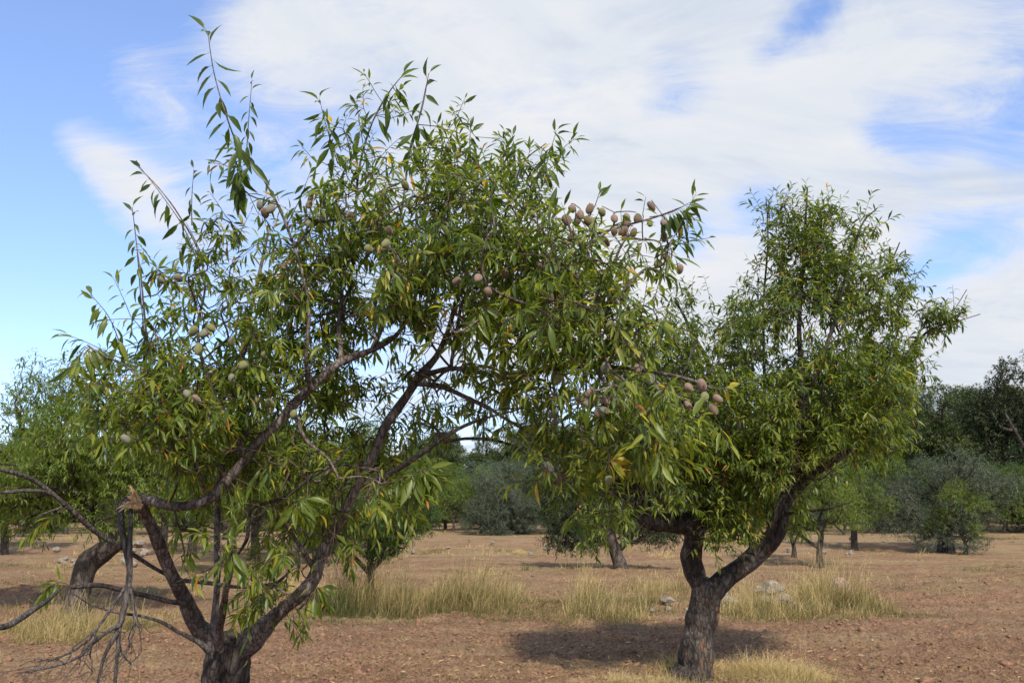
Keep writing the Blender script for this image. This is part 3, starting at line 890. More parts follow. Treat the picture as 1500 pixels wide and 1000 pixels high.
def in_gap(P, k=1.0, keep=.0):
    x, y = px_of(P)
    b = np.zeros(len(P), bool)
    for gx_, gy_, rx, ry in gaps:
        b |= ((x - gx_) / (rx * k)) ** 2 + ((y - gy_) / (ry * k)) ** 2 < 1
    return b & (R.random(len(P)) > keep)


A1 = A1[~in_gap(A1, .8, .15)]
A1 = A1[fbm(A1 * 4.2, 2, 91) > -.13]
A1 = thin(A1, .058)
nA = len(A1)
A1 = np.vstack([A1, nutP])
par, order = grow(np.array(S1), np.array(S1l), A1, .30)
paths, w = branch_paths(np.array(S1), np.array(S1r), A1, par, order, .0017, .44)
ac = Acc(); nb = 0
for P, r, wt in sorted(paths, key=lambda t: -t[2]):
    P2, r2 = smooth_path(P, r, 3 if wt > 3 else 2)
    if len(P2) > 3: P2[1:] += np.stack([fbm(P2[1:] * 9 + 17 * a, 2, a) for a in range(3)], 1) * .012
    if wt >= 9 and nb < 60:
        B = Acc(); B.tube(P2, r2, 7, .06, True, nb)
        obj('branch', B.mesh('branch', M_LIMB, base1), t1); nb += 1
    else: ac.tube(P2, r2, 6 if wt > 4 else 4)
SA = np.array(S1)
allp = np.vstack([SA, A1])
Dg = unit(A1 - allp[par])[:nA]
n = nA
Pn_ = A1[:nA]
xs, ys = px_of(Pn_)
hi = smst(420 - ys, 0, 250)                                    # upper shoots stand up, lower ones hang
Dg = unit(Dg + R.normal(0, .35, Dg.shape) + np.array([0, 0, 1.0]) * (.15 + .65 * hi)[:, None] + np.array([0, -.25, 0]))
drp = .66 - (.1 + .32 * smst(xs, 540, 680)) * hi
lowfac = smst(ys, 260, 560)
tipm = w[:nA] <= 1
LD = []
pth, d = shoots(Pn_[tipm], Dg[tipm], R.uniform(.08, .20, tipm.sum()), 11, R.uniform(.068, .104, tipm.sum()), drp[tipm], .30 + .12 * R.random(tipm.sum()) + .1 * (lowfac[tipm]), width=.18)
ac.tubes(pth, np.array([.0019, .0017, .0014, .0008])); LD.append(d)
pth, d = shoots(Pn_[~tipm], unit(Dg[~tipm] + R.normal(0, .8, (nA - tipm.sum(), 3))), R.uniform(.015, .08, (~tipm).sum()), 9, R.uniform(.060, .098, (~tipm).sum()), drp[~tipm] + .1, .26 + .16 * R.random((~tipm).sum()) + .08 * lowfac[~tipm], width=.18)
ac.tubes(pth, np.array([.0017, .0015, .0012, .0008])); LD.append(d)
# second pass: spur leaves, bright hanging ones in the lower right and left where the photo is full
full = (R.random(nA) < (.14 + .25 * ((xs > 740) & (ys > 380)) + .25 * ((xs < 330) & (ys > 480))))
pth, d = shoots(Pn_[full], unit(R.normal(0, 1, (full.sum(), 3)) + np.array([0, -.6, .1])), R.uniform(.04, .16, full.sum()), 8, R.uniform(.068, .104, full.sum()), drp[full] + .15, .42 + .2 * R.random(full.sum()), width=.17)
ac.tubes(pth, np.array([.0017, .0015, .0012, .0008])); LD.append(d)
# shoots traced one by one against the sky: points, Y, leaf px, leaves
TR = [([(385, 262), (350, 215), (330, 165), (313, 105), (304, 48)], 4.2, 40, 22), ([(300, 420), (275, 345), (240, 290), (203, 242)], 4.25, 27, 20), ([(212, 500), (205, 420), (200, 360), (194, 304)], 4.2, 27, 20),
      ([(360, 240), (364, 180), (369, 118)], 4.3, 20, 16), ([(281, 330), (281, 290), (284, 248)], 4.3, 18, 10), ([(180, 515), (160, 465), (132, 430)], 4.05, 30, 14), ([(495, 240), (478, 185), (468, 145)], 4.5, 32, 15),
      ([(545, 180), (570, 135), (590, 110)], 4.5, 34, 10), ([(598, 235), (612, 180), (628, 108)], 4.6, 34, 14), ([(690, 235), (688, 205), (690, 190)], 4.6, 24, 12), ([(755, 250), (754, 220), (750, 198)], 4.6, 26, 14),
      ([(795, 260), (805, 225), (815, 192)], 4.6, 30, 16), ([(540, 260), (530, 200), (522, 150)], 4.55, 30, 14), ([(960, 318), (985, 310), (1008, 298)], 3.8, 32, 22), ([(862, 320), (872, 300), (878, 282)], 3.85, 24, 8),
      ([(300, 480), (290, 440), (262, 402)], 4.2, 22, 10), ([(255, 480), (250, 455), (254, 430)], 4.2, 18, 8), ([(420, 330), (440, 290), (455, 250)], 4.4, 22, 12), ([(640, 260), (655, 210), (668, 185)], 4.6, 26, 14),
      ([(340, 830), (339, 805), (342, 790)], 4.1, 38, 30), ([(600, 700), (612, 690), (628, 686)], 4.1, 36, 28), ([(100, 545), (125, 510), (140, 512)], 4.05, 36, 18), ([(430, 745), (438, 732), (446, 730)], 4.2, 34, 18),
      ([(1040, 568), (1056, 570), (1066, 566)], 3.55, 24, 8), ([(880, 620), (884, 606), (888, 602)], 3.65, 28, 10), ([(885, 690), (892, 676), (898, 672)], 3.65, 30, 12), ([(455, 880), (465, 862), (470, 860)], 4.8, 30, 12),
      ([(345, 235), (352, 260), (350, 290)], 4.25, 34, 14), ([(690, 470), (700, 455), (712, 448)], 3.9, 34, 26), ([(820, 455), (835, 448), (850, 450)], 3.85, 32, 20)]
YEL = {23: .86, 24: .80, 25: .82}
for ti, (pts, Y, lpx, nl) in enumerate(TR):
    P, r = traced([(x, y, Y, 1.5 - i * .3) for i, (x, y) in enumerate(pts)])
    r = np.linspace(.0028, .0011, len(P))
    P2, r2 = smooth_path(P, r, 4)
    ac.tube(P2, r2, 4)
    seg = np.linspace(.12, 1, nl) * (len(P2) - 1)
    i0 = np.clip(seg.astype(int), 0, len(P2) - 2); f = (seg - i0)[:, None]
    pos = P2[i0] * (1 - f) + P2[i0 + 1] * f
    T = unit(P2[i0 + 1] - P2[i0])
    az = np.arange(nl) * 2.4 + R.uniform(0, 6)
    ref = np.array([0, 1.0, 0]); a1 = unit(np.cross(T, ref)); b1 = np.cross(T, a1)
    al = np.linspace(1.35, .35, nl)
    D = T * np.cos(al)[:, None] + (a1 * np.cos(az)[:, None] + b1 * .6 * np.sin(az)[:, None]) * np.sin(al)[:, None]
    up = smst(np.array([420 - pts[-1][1]]), 0, 200)[0]
    D[:, 2] -= np.where(np.arange(nl) >= nl - 3, .25, 1.5 - .5 * np.arange(nl) / nl)
    D = unit(D)
    N = unit(np.array([0, -.9, .6]) + R.normal(0, .45, (nl, 3))); N = unit(N - D * np.sum(N * D, 1, keepdims=True))
    tn = np.clip((.24 if up > .3 else .50) + R.normal(0, .08, nl), 0, .74)
    if ti in YEL: tn = np.clip(YEL[ti] + R.normal(0, .06, nl), 0, 1)
    LD.append(dict(P=pos, D=D, N=N, L=1.32 * lpx * Y / FPX * R.uniform(.75, 1.1, nl) * np.linspace(1.05, .8, nl), W=.24 * R.uniform(.85, 1.15, nl), curl=R.uniform(.2, .65, nl), fold=R.uniform(.3, .9, nl), tint=tn))
L1 = cat(LD)
ctr = L1['P'] + L1['D'] * (L1['L'] * .5)[:, None]
L1 = sel(L1, np.where(~in_gap(ctr, .5, .5))[0])
lx, ly = px_of(ctr[:1] * 0 + ctr[0]) if False else px_of(L1['P'] + L1['D'] * (L1['L'] * .5)[:, None])
kill = in_front(L1, FRONT1, lx, ly)
L1 = sel(L1, np.where(~(kill & (R.random(len(lx)) < .93)))[0])
lx, ly = px_of(L1['P'] + L1['D'] * (L1['L'] * .5)[:, None])
kill = np.zeros(len(lx), bool)
for (a, b, Y, k) in nuts:
    kill |= ((lx - a) ** 2 + (ly - b) ** 2 < 17 ** 2) & (L1['P'][:, 1] < Y + .02)
L1 = sel(L1, np.where(~(kill & (R.random(len(lx)) < .62)))[0])
for rt_, cx_, pts, Y, n_, lf in ((croot, at(0, 700, 4.0), [(99, 741), (82, 752), (60, 766), (45, 780)], 4.33, 26, .075), (c3r, at(235, 880, 4.4), [(108, 860), (92, 853), (78, 856), (66, 868)], 4.42, 26, .08)):
    P = np.array([at(a, b, Y) for a, b in pts]); P2, r2 = smooth_path(P, np.linspace(.003, .001, 4), 4)
    A_ = Acc(); A_.tube(P2, r2, 5); obj('twig', A_.mesh('twig', M_TWIG, cx_), rt_)
    T_ = unit(np.gradient(P2, axis=0)); k_ = len(P2)
    _, d_ = shoots(P2[2:], T_[2:], .03, 3, lf, .9, .48)
    V, F, T = leaf_arrays(**d_, rows=6)
    tag(obj('foliage', mesh_np('foliage', V - cx_, F, {'tint': T}, True, M_LEAF), rt_), kind='stuff')
VAR = leaf_variants(M_LEAF)
add_leaf_parts(L1, 300, t1, base1, VAR, (6, 3), M_LEAF)
tag(obj('twig', ac.mesh('twig', M_TWIG, base1), t1), kind='stuff')
print('tree1 leaves', len(L1['P']), 'attractors', nA)

# ================================================================== the second almond tree
Y2 = 9.85
bp2 = at(1018, 992, Y2)
base2 = np.array([bp2[0], Y2, float(hgt(bp2[0], Y2)[0])])
t2 = thing('almond_tree', 'tall almond tree with low forked trunk in dry yellow grass, zigzag left limb', 'tree', base2)
tp, tr = traced([(1020, 975, Y2, 29), (1022, 940, Y2, 27), (1027, 905, Y2, 27), (1033, 875, Y2, 26), (1034, 862, Y2, 23), (1034, 850, Y2, 15)])
tr = tr * .82
tp = np.vstack([base2 + [-.02, 0, -.12], base2 + [-.01, 0, .05], tp]); tr = np.concatenate([[.25, .20], tr])
S2, S2r, S2l = [], [], []
_, P2, r2 = limb(t2, base2, 'trunk', (tp, tr), M_TRUNK2, 40, .10, 10, 7, freq=10)
limbs2 = [
    ([(1028, 868, Y2, 25), (1019, 840, Y2, 21), (1012, 812, Y2 - .05, 18), (1016, 785, Y2 - .08, 16), (1012, 768, Y2 - .1, 15), (985, 765, Y2 - .15, 13), (958, 766, Y2 - .2, 12), (942, 752, Y2 - .2, 12), (941, 730, Y2 - .2, 11), (948, 714, Y2 - .2, 11), (930, 710, Y2 - .25, 11), (905, 713, Y2 - .3, 10),
      (880, 700, Y2 - .3, 8), (860, 670, Y2 - .2, 6), (850, 620, Y2, 4.5)], 3),
    ([(1040, 868, Y2, 20), (1062, 848, Y2, 17), (1092, 826, Y2, 16), (1120, 800, Y2, 16.5), (1140, 775, Y2, 15), (1146, 748, Y2 + .05, 13), (1158, 722, Y2 + .1, 11), (1190, 696, Y2 + .1, 9), (1228, 670, Y2 + .15, 8), (1262, 640, Y2 + .2, 6.5), (1290, 600, Y2 + .2, 5), (1310, 560, Y2 + .2, 3.8), (1345, 500, Y2 + .2, 2.6), (1370, 480, Y2 + .1, 2.2), (1405, 470, Y2 + .1, 1.5)], 3),
    ([(1020, 845, Y2 + .05, 13), (1022, 800, Y2 + .2, 10), (1030, 740, Y2 + .35, 9), (1040, 680, Y2 + .45, 8), (1048, 610, Y2 + .5, 6.5), (1040, 540, Y2 + .5, 5), (1010, 480, Y2 + .5, 3.5), (990, 440, Y2 + .5, 2)], 2),
    ([(1108, 812, Y2, 9), (1130, 770, Y2 - .1, 7.5), (1155, 705, Y2 - .2, 7), (1172, 640, Y2 - .2, 6.5), (1176, 570, Y2 - .2, 6), (1170, 480, Y2 - .1, 5), (1176, 400, Y2, 4), (1180, 330, Y2, 2.6), (1183, 275, Y2, 1.5)], 2),
    ([(1105, 818, Y2 + .1, 6), (1097, 785, Y2 + .3, 4.5), (1092, 750, Y2 + .5, 4), (1100, 690, Y2 + .6, 4), (1115, 620, Y2 + .7, 4), (1120, 540, Y2 + .7, 3.4), (1118, 450, Y2 + .6, 2.6), (1125, 350, Y2 + .5, 1.6), (1122, 290, Y2 + .5, 1.1)], 2),
    ([(1174, 600, Y2 - .2, 5), (1200, 540, Y2 - .3, 5), (1222, 470, Y2 - .3, 4), (1240, 400, Y2 - .3, 3), (1262, 330, Y2 - .2, 2), (1285, 305, Y2 - .2, 1.2)], 2),
    ([(1200, 690, Y2 + .1, 5), (1215, 630, Y2 + .3, 4.6), (1245, 570, Y2 + .4, 4), (1275, 490, Y2 + .4, 3), (1300, 400, Y2 + .4, 2), (1318, 355, Y2 + .4, 1.2)], 2),
    ([(1286, 604, Y2 + .2, 3), (1310, 572, Y2 + .1, 2.6), (1325, 560, Y2, 2.2), (1345, 560, Y2, 1.4)], 2),
    ([(1147, 752, Y2, 4), (1180, 748, Y2 - .3, 3.2), (1215, 744, Y2 - .5, 2.6), (1246, 735, Y2 - .6, 1.6)], 9),
    ([(950, 716, Y2 - .2, 7), (965, 660, Y2 - .5, 5.5), (985, 600, Y2 - .7, 4.5), (1000, 550, Y2 - .8, 3), (1020, 500, Y2 - .8, 2)], 2),
]
FRONT2 = []
for li, (pts, sk) in enumerate(limbs2):
    pts = [(a, b, Y, r * (.45 if li == 0 and ii < 1 else .70 if li == 0 and ii < 2 else .82 if li == 0 and ii < 4 else 1.1 if li == 0 else 0.88 if li == 1 and r > 9 else .7)) for ii, (a, b, Y, r) in enumerate(pts)]
    _, P2, r2 = limb(t2, base2, 'branch', pts, M_TRUNK2, 16 if pts[0][3] > 15 else 9, .085, 5, len(S2) % 89, freq=7)
    d0 = S2l[int(np.linalg.norm(np.array(S2) - P2[0], axis=1).argmin())] if S2 else .3
    seedpts(P2, r2, d0 * .6, sk * 5, (S2, S2r, S2l))
    FRONT2.append((P2[:{0: 58, 1: 42, 3: 20}.get(li, 1)], 17 if li < 2 else 9 if li == 3 else 1))
B2 = [(1150, 510, 110, 80, 0, 1.1, 1), (1200, 400, 85, 75, 0, .7, .8), (1185, 330, 45, 45, 0, .35, .7), (1130, 335, 24, 45, .4, .25, .8), (1182, 290, 8, 30, 0, .08, 1.6), (1222, 330, 8, 26, -.1, .08, 1.5), (1150, 300, 7, 28, .1, .08, 1.5), (1010, 440, 7, 22, .4, .1, 1.5), (985, 445, 6, 20, .4, .1, 1.4), (1035, 445, 6, 18, .4, .1, 1.4), (1150, 300, 9, 24, .2, .1, 1.0), (1215, 310, 12, 20, -.1, .1, 1.0), (1120, 300, 10, 18, .5, .1, 1), (1285, 440, 55, 60, .2, .7, 1), (1078, 470, 34, 45, .2, .5, .8), (1262, 335, 26, 22, -.2, .2, 1.0),
      (1300, 385, 22, 26, .4, .2, .7), (1225, 440, 80, 60, -.3, .6, .8), (1000, 475, 40, 40, .4, .5, .5), (985, 530, 70, 55, 0, .9, 1), (1070, 600, 110, 70, 0, 1.2, 1.1), (1220, 590, 105, 70, 0, 1.1, 1.1), (1318, 535, 34, 45, .2, .4, .9), (960, 640, 90, 55, -.2, 1.0, 1.2),
      (1110, 680, 90, 45, 0, 1.1, 1.2), (1275, 640, 42, 34, .2, .5, .9), (905, 690, 50, 50, -.3, .6, .9), (1378, 466, 34, 20, .1, .25, 3.5), (1345, 495, 20, 14, .2, .2, 2.0), (1335, 490, 14, 12, .2, .15, .8), (1340, 545, 18, 20, 0, .2, .9), (1060, 735, 50, 40, 0, .5, .9), (1075, 790, 28, 26, -.2, .2, .45), (1038, 795, 18, 42, -.40, .15, 2.2), (960, 735, 60, 36, -.6, .3, 1.0), (1080, 775, 36, 36, -.5, .2, 1.3), (1170, 760, 26, 26, -.4, .2, .8), (1065, 760, 40, 40, -.4, .3, 1.2), (900, 740, 50, 40, -.5, .3, 1.0), (1010, 730, 60, 24, -.4, .3, .8),
      (1110, 745, 60, 30, .3, .6, .9), (940, 580, 70, 60, 0, .8, 1.0), (1280, 530, 60, 60, .2, .8, 1.0), (1185, 650, 90, 50, -.4, .6, 1.2), (1020, 680, 70, 40, -.4, .5, 1.2), (1175, 700, 40, 30, -.2, .3, .8), (1190, 360, 70, 60, 0, .5, .6), (1165, 720, 45, 30, -.3, .3, .8), (890, 760, 40, 40, 0, .4, .7), (1120, 400, 30, 60, .3, .3, .8), (1010, 625, 60, 50, -.6, .4, 1.2)]
blobs = [(at(x, y, Y2 + dY), (rx * Y2 / FPX, dy, ry * Y2 / FPX), w) for x, y, rx, ry, dY, dy, w in B2]
A2 = blob_points(blobs, 6200)
x, y = px_of(A2)
g2 = [(1125, 400, 14, 26), (1160, 505, 20, 22), (1178, 450, 10, 16), (1095, 380, 14, 30), (1230, 350, 14, 14), (1300, 590, 28, 14), (1325, 600, 20, 20), (1320, 500, 14, 12), (1060, 440, 12, 22), (1210, 490, 14, 12), (1030, 510, 12, 20), (1045, 480, 10, 14), (1265, 380, 16, 10), (1160, 380, 10, 18), (1200, 540, 12, 10)]
bad = np.zeros(len(A2), bool)
for a, b, rx, ry in g2: bad |= ((x - a) / rx) ** 2 + ((y - b) / ry) ** 2 < 1
A2 = A2[~bad]
A2 = A2[fbm(A2 * 2.1, 2, 92) > -.17]
A2 = thin(A2, .085)
par, order = grow(np.array(S2), np.array(S2l), A2, .35)
paths, w = branch_paths(np.array(S2), np.array(S2r), A2, par, order, .0022, .45)
ac = Acc(); nb = 0
for P, r, wt in sorted(paths, key=lambda t: -t[2]):
    P2, r2 = smooth_path(P, r, 2)
    if wt >= 14 and nb < 50:
        B = Acc(); B.tube(P2, r2, 7, .08, True, nb); obj('branch', B.mesh('branch', M_TRUNK2, base2), t2); nb += 1
    else: ac.tube(P2, r2, 5 if wt > 4 else 3)
# two bare twigs at the tip of the right arm
for pts in ([(1392, 462), (1404, 444), (1416, 424)], [(1395, 476), (1410, 468), (1436, 460)]):
    P, r = traced([(a, b, Y2 + .1, .7) for a, b in pts]); ac.tube(P, r, 3)
Dg = unit(A2 - np.vstack([np.array(S2), A2])[par])
x, y = px_of(A2)
hi = smst(520 - y, 0, 250)
Dg = unit(Dg + R.normal(0, .35, Dg.shape) + np.array([0, 0, 1.0]) * (.2 + 1.0 * hi)[:, None])
n = len(A2)
LD = []
pth, d = shoots(A2, Dg, R.uniform(.10, .30, n), 9, R.uniform(.08, .112, n), .75 - .5 * hi, (.22 + .24 * R.random(n) + .10 * smst(y, 450, 640)), yel=.012, width=.23)
ac.tubes(pth, np.array([.0028, .0024, .002, .001])); LD.append(d)
pth, d = shoots(A2, unit(R.normal(0, 1, (n, 3)) + np.array([0, -.4, .1])), R.uniform(.04, .12, n), 6, R.uniform(.075, .105, n), .8 - .4 * hi, .19 + .24 * R.random(n) + .10 * smst(y, 450, 640), yel=.012, width=.23)
LD.append(d)
L2 = cat(LD)
c = px_of(L2['P'])
keep = ~(in_front(L2, FRONT2, *c) & (R.random(len(L2['P'])) < .88))
add_leaf_parts(sel(L2, np.where(keep)[0]), 300, t2, base2, leaf_variants(M_LEAF, 16, 6, 8), (4, 3), M_LEAF)
tag(obj('twig', ac.mesh('twig', M_TWIG, base2), t2), kind='stuff')
print('tree2 leaves', len(L2['P']))
ik = [i for i in R.permutation(n)[:38]]
for i in ik:
    o = bpy.data.objects.new('almond', NUT_ME[[2, 1, 2, 3][i % 4]]); C.objects.link(o); o.parent = t2
    o.scale = (.042, .042, .046); o.rotation_euler = (R.uniform(-.5, .5), R.uniform(-.5, .5), R.uniform(0, 6))
    o.location = Vector(A2[i] - base2 + np.array([0, 0, -.02]))


# ================================================================== trees further back
def build_tree(name, height, blobs, trunk, npts, dmin, leafmat, barkmat, leaf, nl, shoot, droop=.5, rows=(3, 3), tint=.4, rt=.004, expo=.45, width=.25, up=.3, sides=10, bf=.35, open_=1.0, seed=1, skipseed=4, extra=0, tsd=.15, yel=.01, sag=.25, trunk_b=.1):
    """prototype at the origin: an Empty > trunk, limbs, crown"""
    rng = np.random.default_rng(seed)
    root = obj(name, None)
    S, Sr, Sl = [], [], []
    for ti, pl in enumerate(trunk):
        P = np.array([p[:3] for p in pl], float); r = np.array([p[3] for p in pl])
        P2, r2 = smooth_path(P, r, 4)
        A = Acc(); A.tube(P2, r2, sides if ti == 0 else max(6, sides - 4), trunk_b, True, seed + ti, 5)
        obj('trunk' if ti == 0 else 'branch', A.mesh('trunk', barkmat), root)
        seedpts(P2, r2, 0 if ti == 0 else 1.0, skipseed if ti == 0 else 3, (S, Sr, Sl))
    A = blob_points(blobs, int(npts * 1.35), rng)
    A = thin(A[fbm(A * (1.15 if height < 6 else .45), 2, seed + 50) > -.12], dmin)
    par, order = grow(np.array(S), np.array(Sl), A, bf)
    paths, w = branch_paths(np.array(S), np.array(Sr), A, par, order, rt, expo)
    ac = Acc()
    for P, r, wt in paths:
        if wt < 2: continue
        ac.tube(P, r, 4)
    if ac.n: tag(obj('twig', ac.mesh('twig', barkmat), root), kind='stuff')
    D = unit(A - np.vstack([np.array(S), A])[par])
    D = unit(D + rng.normal(0, .4, D.shape) + np.array([0, 0, up]))
    n = len(A)
    patch = fbm(A * (2.2 / max(height * .3, .6)), 3, seed) * .25
    ds = [shoots(A, D, rng.uniform(.6, 1.2, n) * shoot, nl, rng.uniform(.8, 1.15, n) * leaf, droop, tint + patch, tsd=tsd, yel=yel, width=width, open_=open_, rng=rng, sag=sag)[1]]
    for _ in range(extra):
        ds.append(shoots(A, unit(rng.normal(0, 1, A.shape)), rng.uniform(.4, 1.0, n) * shoot, nl, rng.uniform(.8, 1.15, n) * leaf, droop, tint + patch, tsd=tsd, yel=yel, width=width, open_=open_, rng=rng, sag=sag)[1])
    L = cat(ds)
    V, F, T = leaf_arrays(**L, rows=rows[0], cols=rows[1])
    obj('crown', mesh_np('crown', V, F, {'tint': T}, False, leafmat), root)
    print(name, len(A), len(L['P']))
    return root


def place(proto, p, rz, s, label, cat='tree', group=None, first=[set()], name=None, lean=0.0, sz=None):
    if proto.name not in first[0]:
        first[0].add(proto.name); r = proto
    else:
        r = proto.copy(); C.objects.link(r)
        for ch in proto.children:
            c = ch.copy(); C.objects.link(c); c.parent = r
    r.location = (p[0], p[1], p[2] - .03)
    r.rotation_euler = (lean, 0, rz)
    r.scale = (s, s, sz or s)
    tag(r, label, cat, group)
    if group is None and 'group' in r: del r['group']
    return r


def rb(n, rng, R0, z0, z1, r0, r1, wgt=1):
    """a ring of crown lobes"""
    out = []
    for i in range(n):
        a = i * 2.4 + rng.uniform(-.4, .4); q = rng.uniform(.35, 1) * R0
        z = rng.uniform(z0, z1); s = rng.uniform(r0, r1)
        out.append(((math.cos(a) * q, math.sin(a) * q, z), (s, s, s * rng.uniform(.6, .9)), wgt * rng.uniform(.7, 1.2)))
    return out


rg = np.random.default_rng(4)
# left neighbour: dark leaning trunk
g0 = onground(110, 900)
YA = g0[1]
k = YA / FPX
basA = g0
rootA = build_tree('almond_tree', 4.2, [((-100 * k, -.2, 2.25), (1.35, 1.3, .75), 1), ((.1, -.1, 2.6), (1.3, 1.3, .8), 1), ((1.25, .2, 2.35), (1.15, 1.2, .8), 1), ((-.9, .3, 3.3), (.8, .8, .55), .8), ((.1, 0, 3.65), (.75, .8, .55), .8), ((1.1, .2, 3.45), (.7, .8, .5), .8),
                   ((-1.0, 0, 3.8), (.22, .3, .4), .8), ((-.3, .1, 4.05), (.2, .2, .3), .8), ((1.0, -.4, 1.75), (.8, .7, .4), .8), ((-1.9, -.3, 1.9), (.9, .9, .5), .9), ((.6, -.6, 1.6), (.6, .6, .4), .6), ((-.9, 0, 1.55), (.7, .8, .4), .5)],
                   [[(-.08, 0, -.1, .26), (0, 0, .12, .19), (.06, 0, .5, .17), (.16, 0, .8, .18), (.42, 0, 1.0, .17), (.62, -.05, 1.12, .13), (.8, -.1, 1.4, .09), (1.0, 0, 2.2, .05)],
                    [(.5, 0, 1.05, .12), (.3, 0, 1.35, .10), (-.1, .1, 1.7, .08), (-.7, .2, 2.3, .06), (-1.0, .2, 3.2, .03)], [(.6, 0, 1.1, .1), (.7, .3, 1.7, .07), (.5, .4, 2.6, .05), (.2, .3, 3.5, .03)],
                    [(.6, -.05, 1.1, .08), (1.0, -.3, 1.5, .05), (1.5, -.4, 2.1, .035)]],
                   3800, .11, M_LEAF2, M_TRUNKF, .09, 8, .26, .8, (4, 3), .62, .004, extra=1, seed=21, sides=18, tsd=.13, yel=.02)
place(rootA, basA, 0, 1.0, 'leafy almond tree at the left edge with a thick dark leaning trunk')

# generic orchard almonds (local metres)
P1 = build_tree('orchard_tree', 4.0, rb(13, rg, 1.6, 1.25, 3.1, .55, .95) + [((0, 0, 3.3), (.7, .7, .6), 1)], [[(0, 0, -.1, .17), (.03, 0, .3, .12), (-.02, 0, .9, .11), (.05, .05, 1.3, .09)], [(0, 0, .9, .09), (.5, .2, 1.6, .06), (1.1, .3, 2.3, .03)], [(0, 0, 1.0, .09), (-.5, .1, 1.6, .06), (-1.0, -.2, 2.4, .03)], [(0, 0, 1.1, .08), (.1, -.5, 1.9, .05), (.2, -.8, 2.8, .03)]],
                2000, .17, M_LEAF2, M_TRUNKF, .10, 8, .30, .6, (3, 3), .50, .006, seed=31, extra=1)
P2_ = build_tree('orchard_tree', 3.2, rb(9, rg, 1.2, 1.15, 2.6, .45, .75) + [((.2, 0, 2.8), (.5, .5, .5), 1)], [[(0, 0, -.1, .12), (-.05, 0, .4, .08), (.06, 0, .9, .075), (0, 0, 1.3, .06)], [(0, 0, .8, .05), (.5, .1, 1.5, .035), (.9, .2, 2.1, .02)], [(0, 0, .9, .05), (-.5, -.1, 1.5, .035), (-.8, -.2, 2.2, .02)]],
                 1000, .18, M_LEAF2, M_TRUNKF, .10, 8, .28, .6, (3, 3), .54, .006, seed=32, extra=1, yel=.03)
O1 = build_tree('olive_tree', 3.6, rb(14, rg, 1.7, .7, 2.8, .6, 1.0) + rb(5, rg, 1.6, .4, .6, .4, .6) + [((0, 0, 2.9), (.9, .9, .6), 1)], [[(0, 0, -.1, .35), (.05, 0, .4, .25), (0, 0, .9, .2)], [(0, 0, .7, .12), (.7, .2, 1.6, .06)], [(0, 0, .7, .12), (-.7, -.1, 1.6, .06)]],
                2200, .17, M_OLIVE, M_TRUNKF, .09, 9, .34, .15, (3, 3), .45, .006, seed=33, extra=2, width=.22, up=.6)
SH1 = build_tree('shrub_tree', 2.0, rb(12, rg, 1.0, .95, 1.65, .32, .52), [[(0, 0, -.1, .10), (.02, 0, .35, .065), (0, 0, .7, .055), (.05, 0, 1.0, .04)], [(0, 0, .6, .05), (.4, .1, 1.0, .03), (.8, 0, 1.4, .018)], [(0, 0, .55, .045), (-.4, 0, 1.0, .03), (-.7, .1, 1.4, .018)]],
                 1900, .075, M_LEAF2, M_TRUNKF, .06, 9, .16, .5, (3, 3), .20, .003, seed=34, extra=1)
OK1 = build_tree('evergreen_oak', 9.0, rb(18, rg, 3.6, 2.0, 7.2, 1.0, 2.0) + [((0, 0, 7.4), (2.0, 2.0, 1.3), 1), ((1, 0, 8.4), (.9, .9, .7), .8)], [[(0, 0, -.2, .5), (.1, 0, 1, .36), (0, 0, 2.4, .3), (.3, 0, 4.0, .2)], [(0, 0, 2, .2), (1.6, .4, 4, .1), (2.4, .6, 5.6, .05)], [(0, 0, 2.2, .2), (-1.6, -.4, 4, .1), (-2.4, -.2, 5.6, .05)]],
                 5200, .28, M_OAK, M_TRUNKF, .17, 9, .5, .3, (3, 3), .42, .01, seed=35, extra=1, width=.42, up=.5)
pine_bl = lambda rg, n, R0: [((math.cos(i * 2.4) * R0 * q, math.sin(i * 2.4) * R0 * q, z), (s * 1.25, s * 1.25, s * .5), 1) for i, (q, z, s) in enumerate([(rg.uniform(.3, 1) * (1.15 - (zz_ / n) * .8), 1.2 + 10.3 * zz_ / n, rg.uniform(1.0, 1.7) * (1.1 - .45 * zz_ / n)) for zz_ in range(n)])]
PN1 = build_tree('pine_tree', 12, pine_bl(rg, 22, 2.9) + [((0, 0, 11.9), (.8, .8, .9), 1)], [[(0, 0, -.3, .3), (.1, 0, 3, .24), (0, .1, 7, .16), (0, 0, 11.5, .05)]], 2600, .42, M_PINE, M_TRUNKF, .36, 8, .6, -.05, (3, 2), .45, .02, seed=36, extra=1, width=.28, up=.5, bf=.15)
PN2 = build_tree('pine_tree', 10, pine_bl(rg, 18, 3.6) + [((.6, 0, 11.2), (1.6, 1.6, .9), 1)], [[(0, 0, -.3, .3), (-.2, 0, 3, .24), (.1, .1, 6.5, .17), (.4, 0, 10.5, .06)]], 2600, .42, M_PINE, M_TRUNKF, .36, 8, .6, -.05, (3, 2), .5, .02, seed=37, extra=1, width=.28, up=.4, bf=.15)

V3 = lambda px, py: onground(px, py)
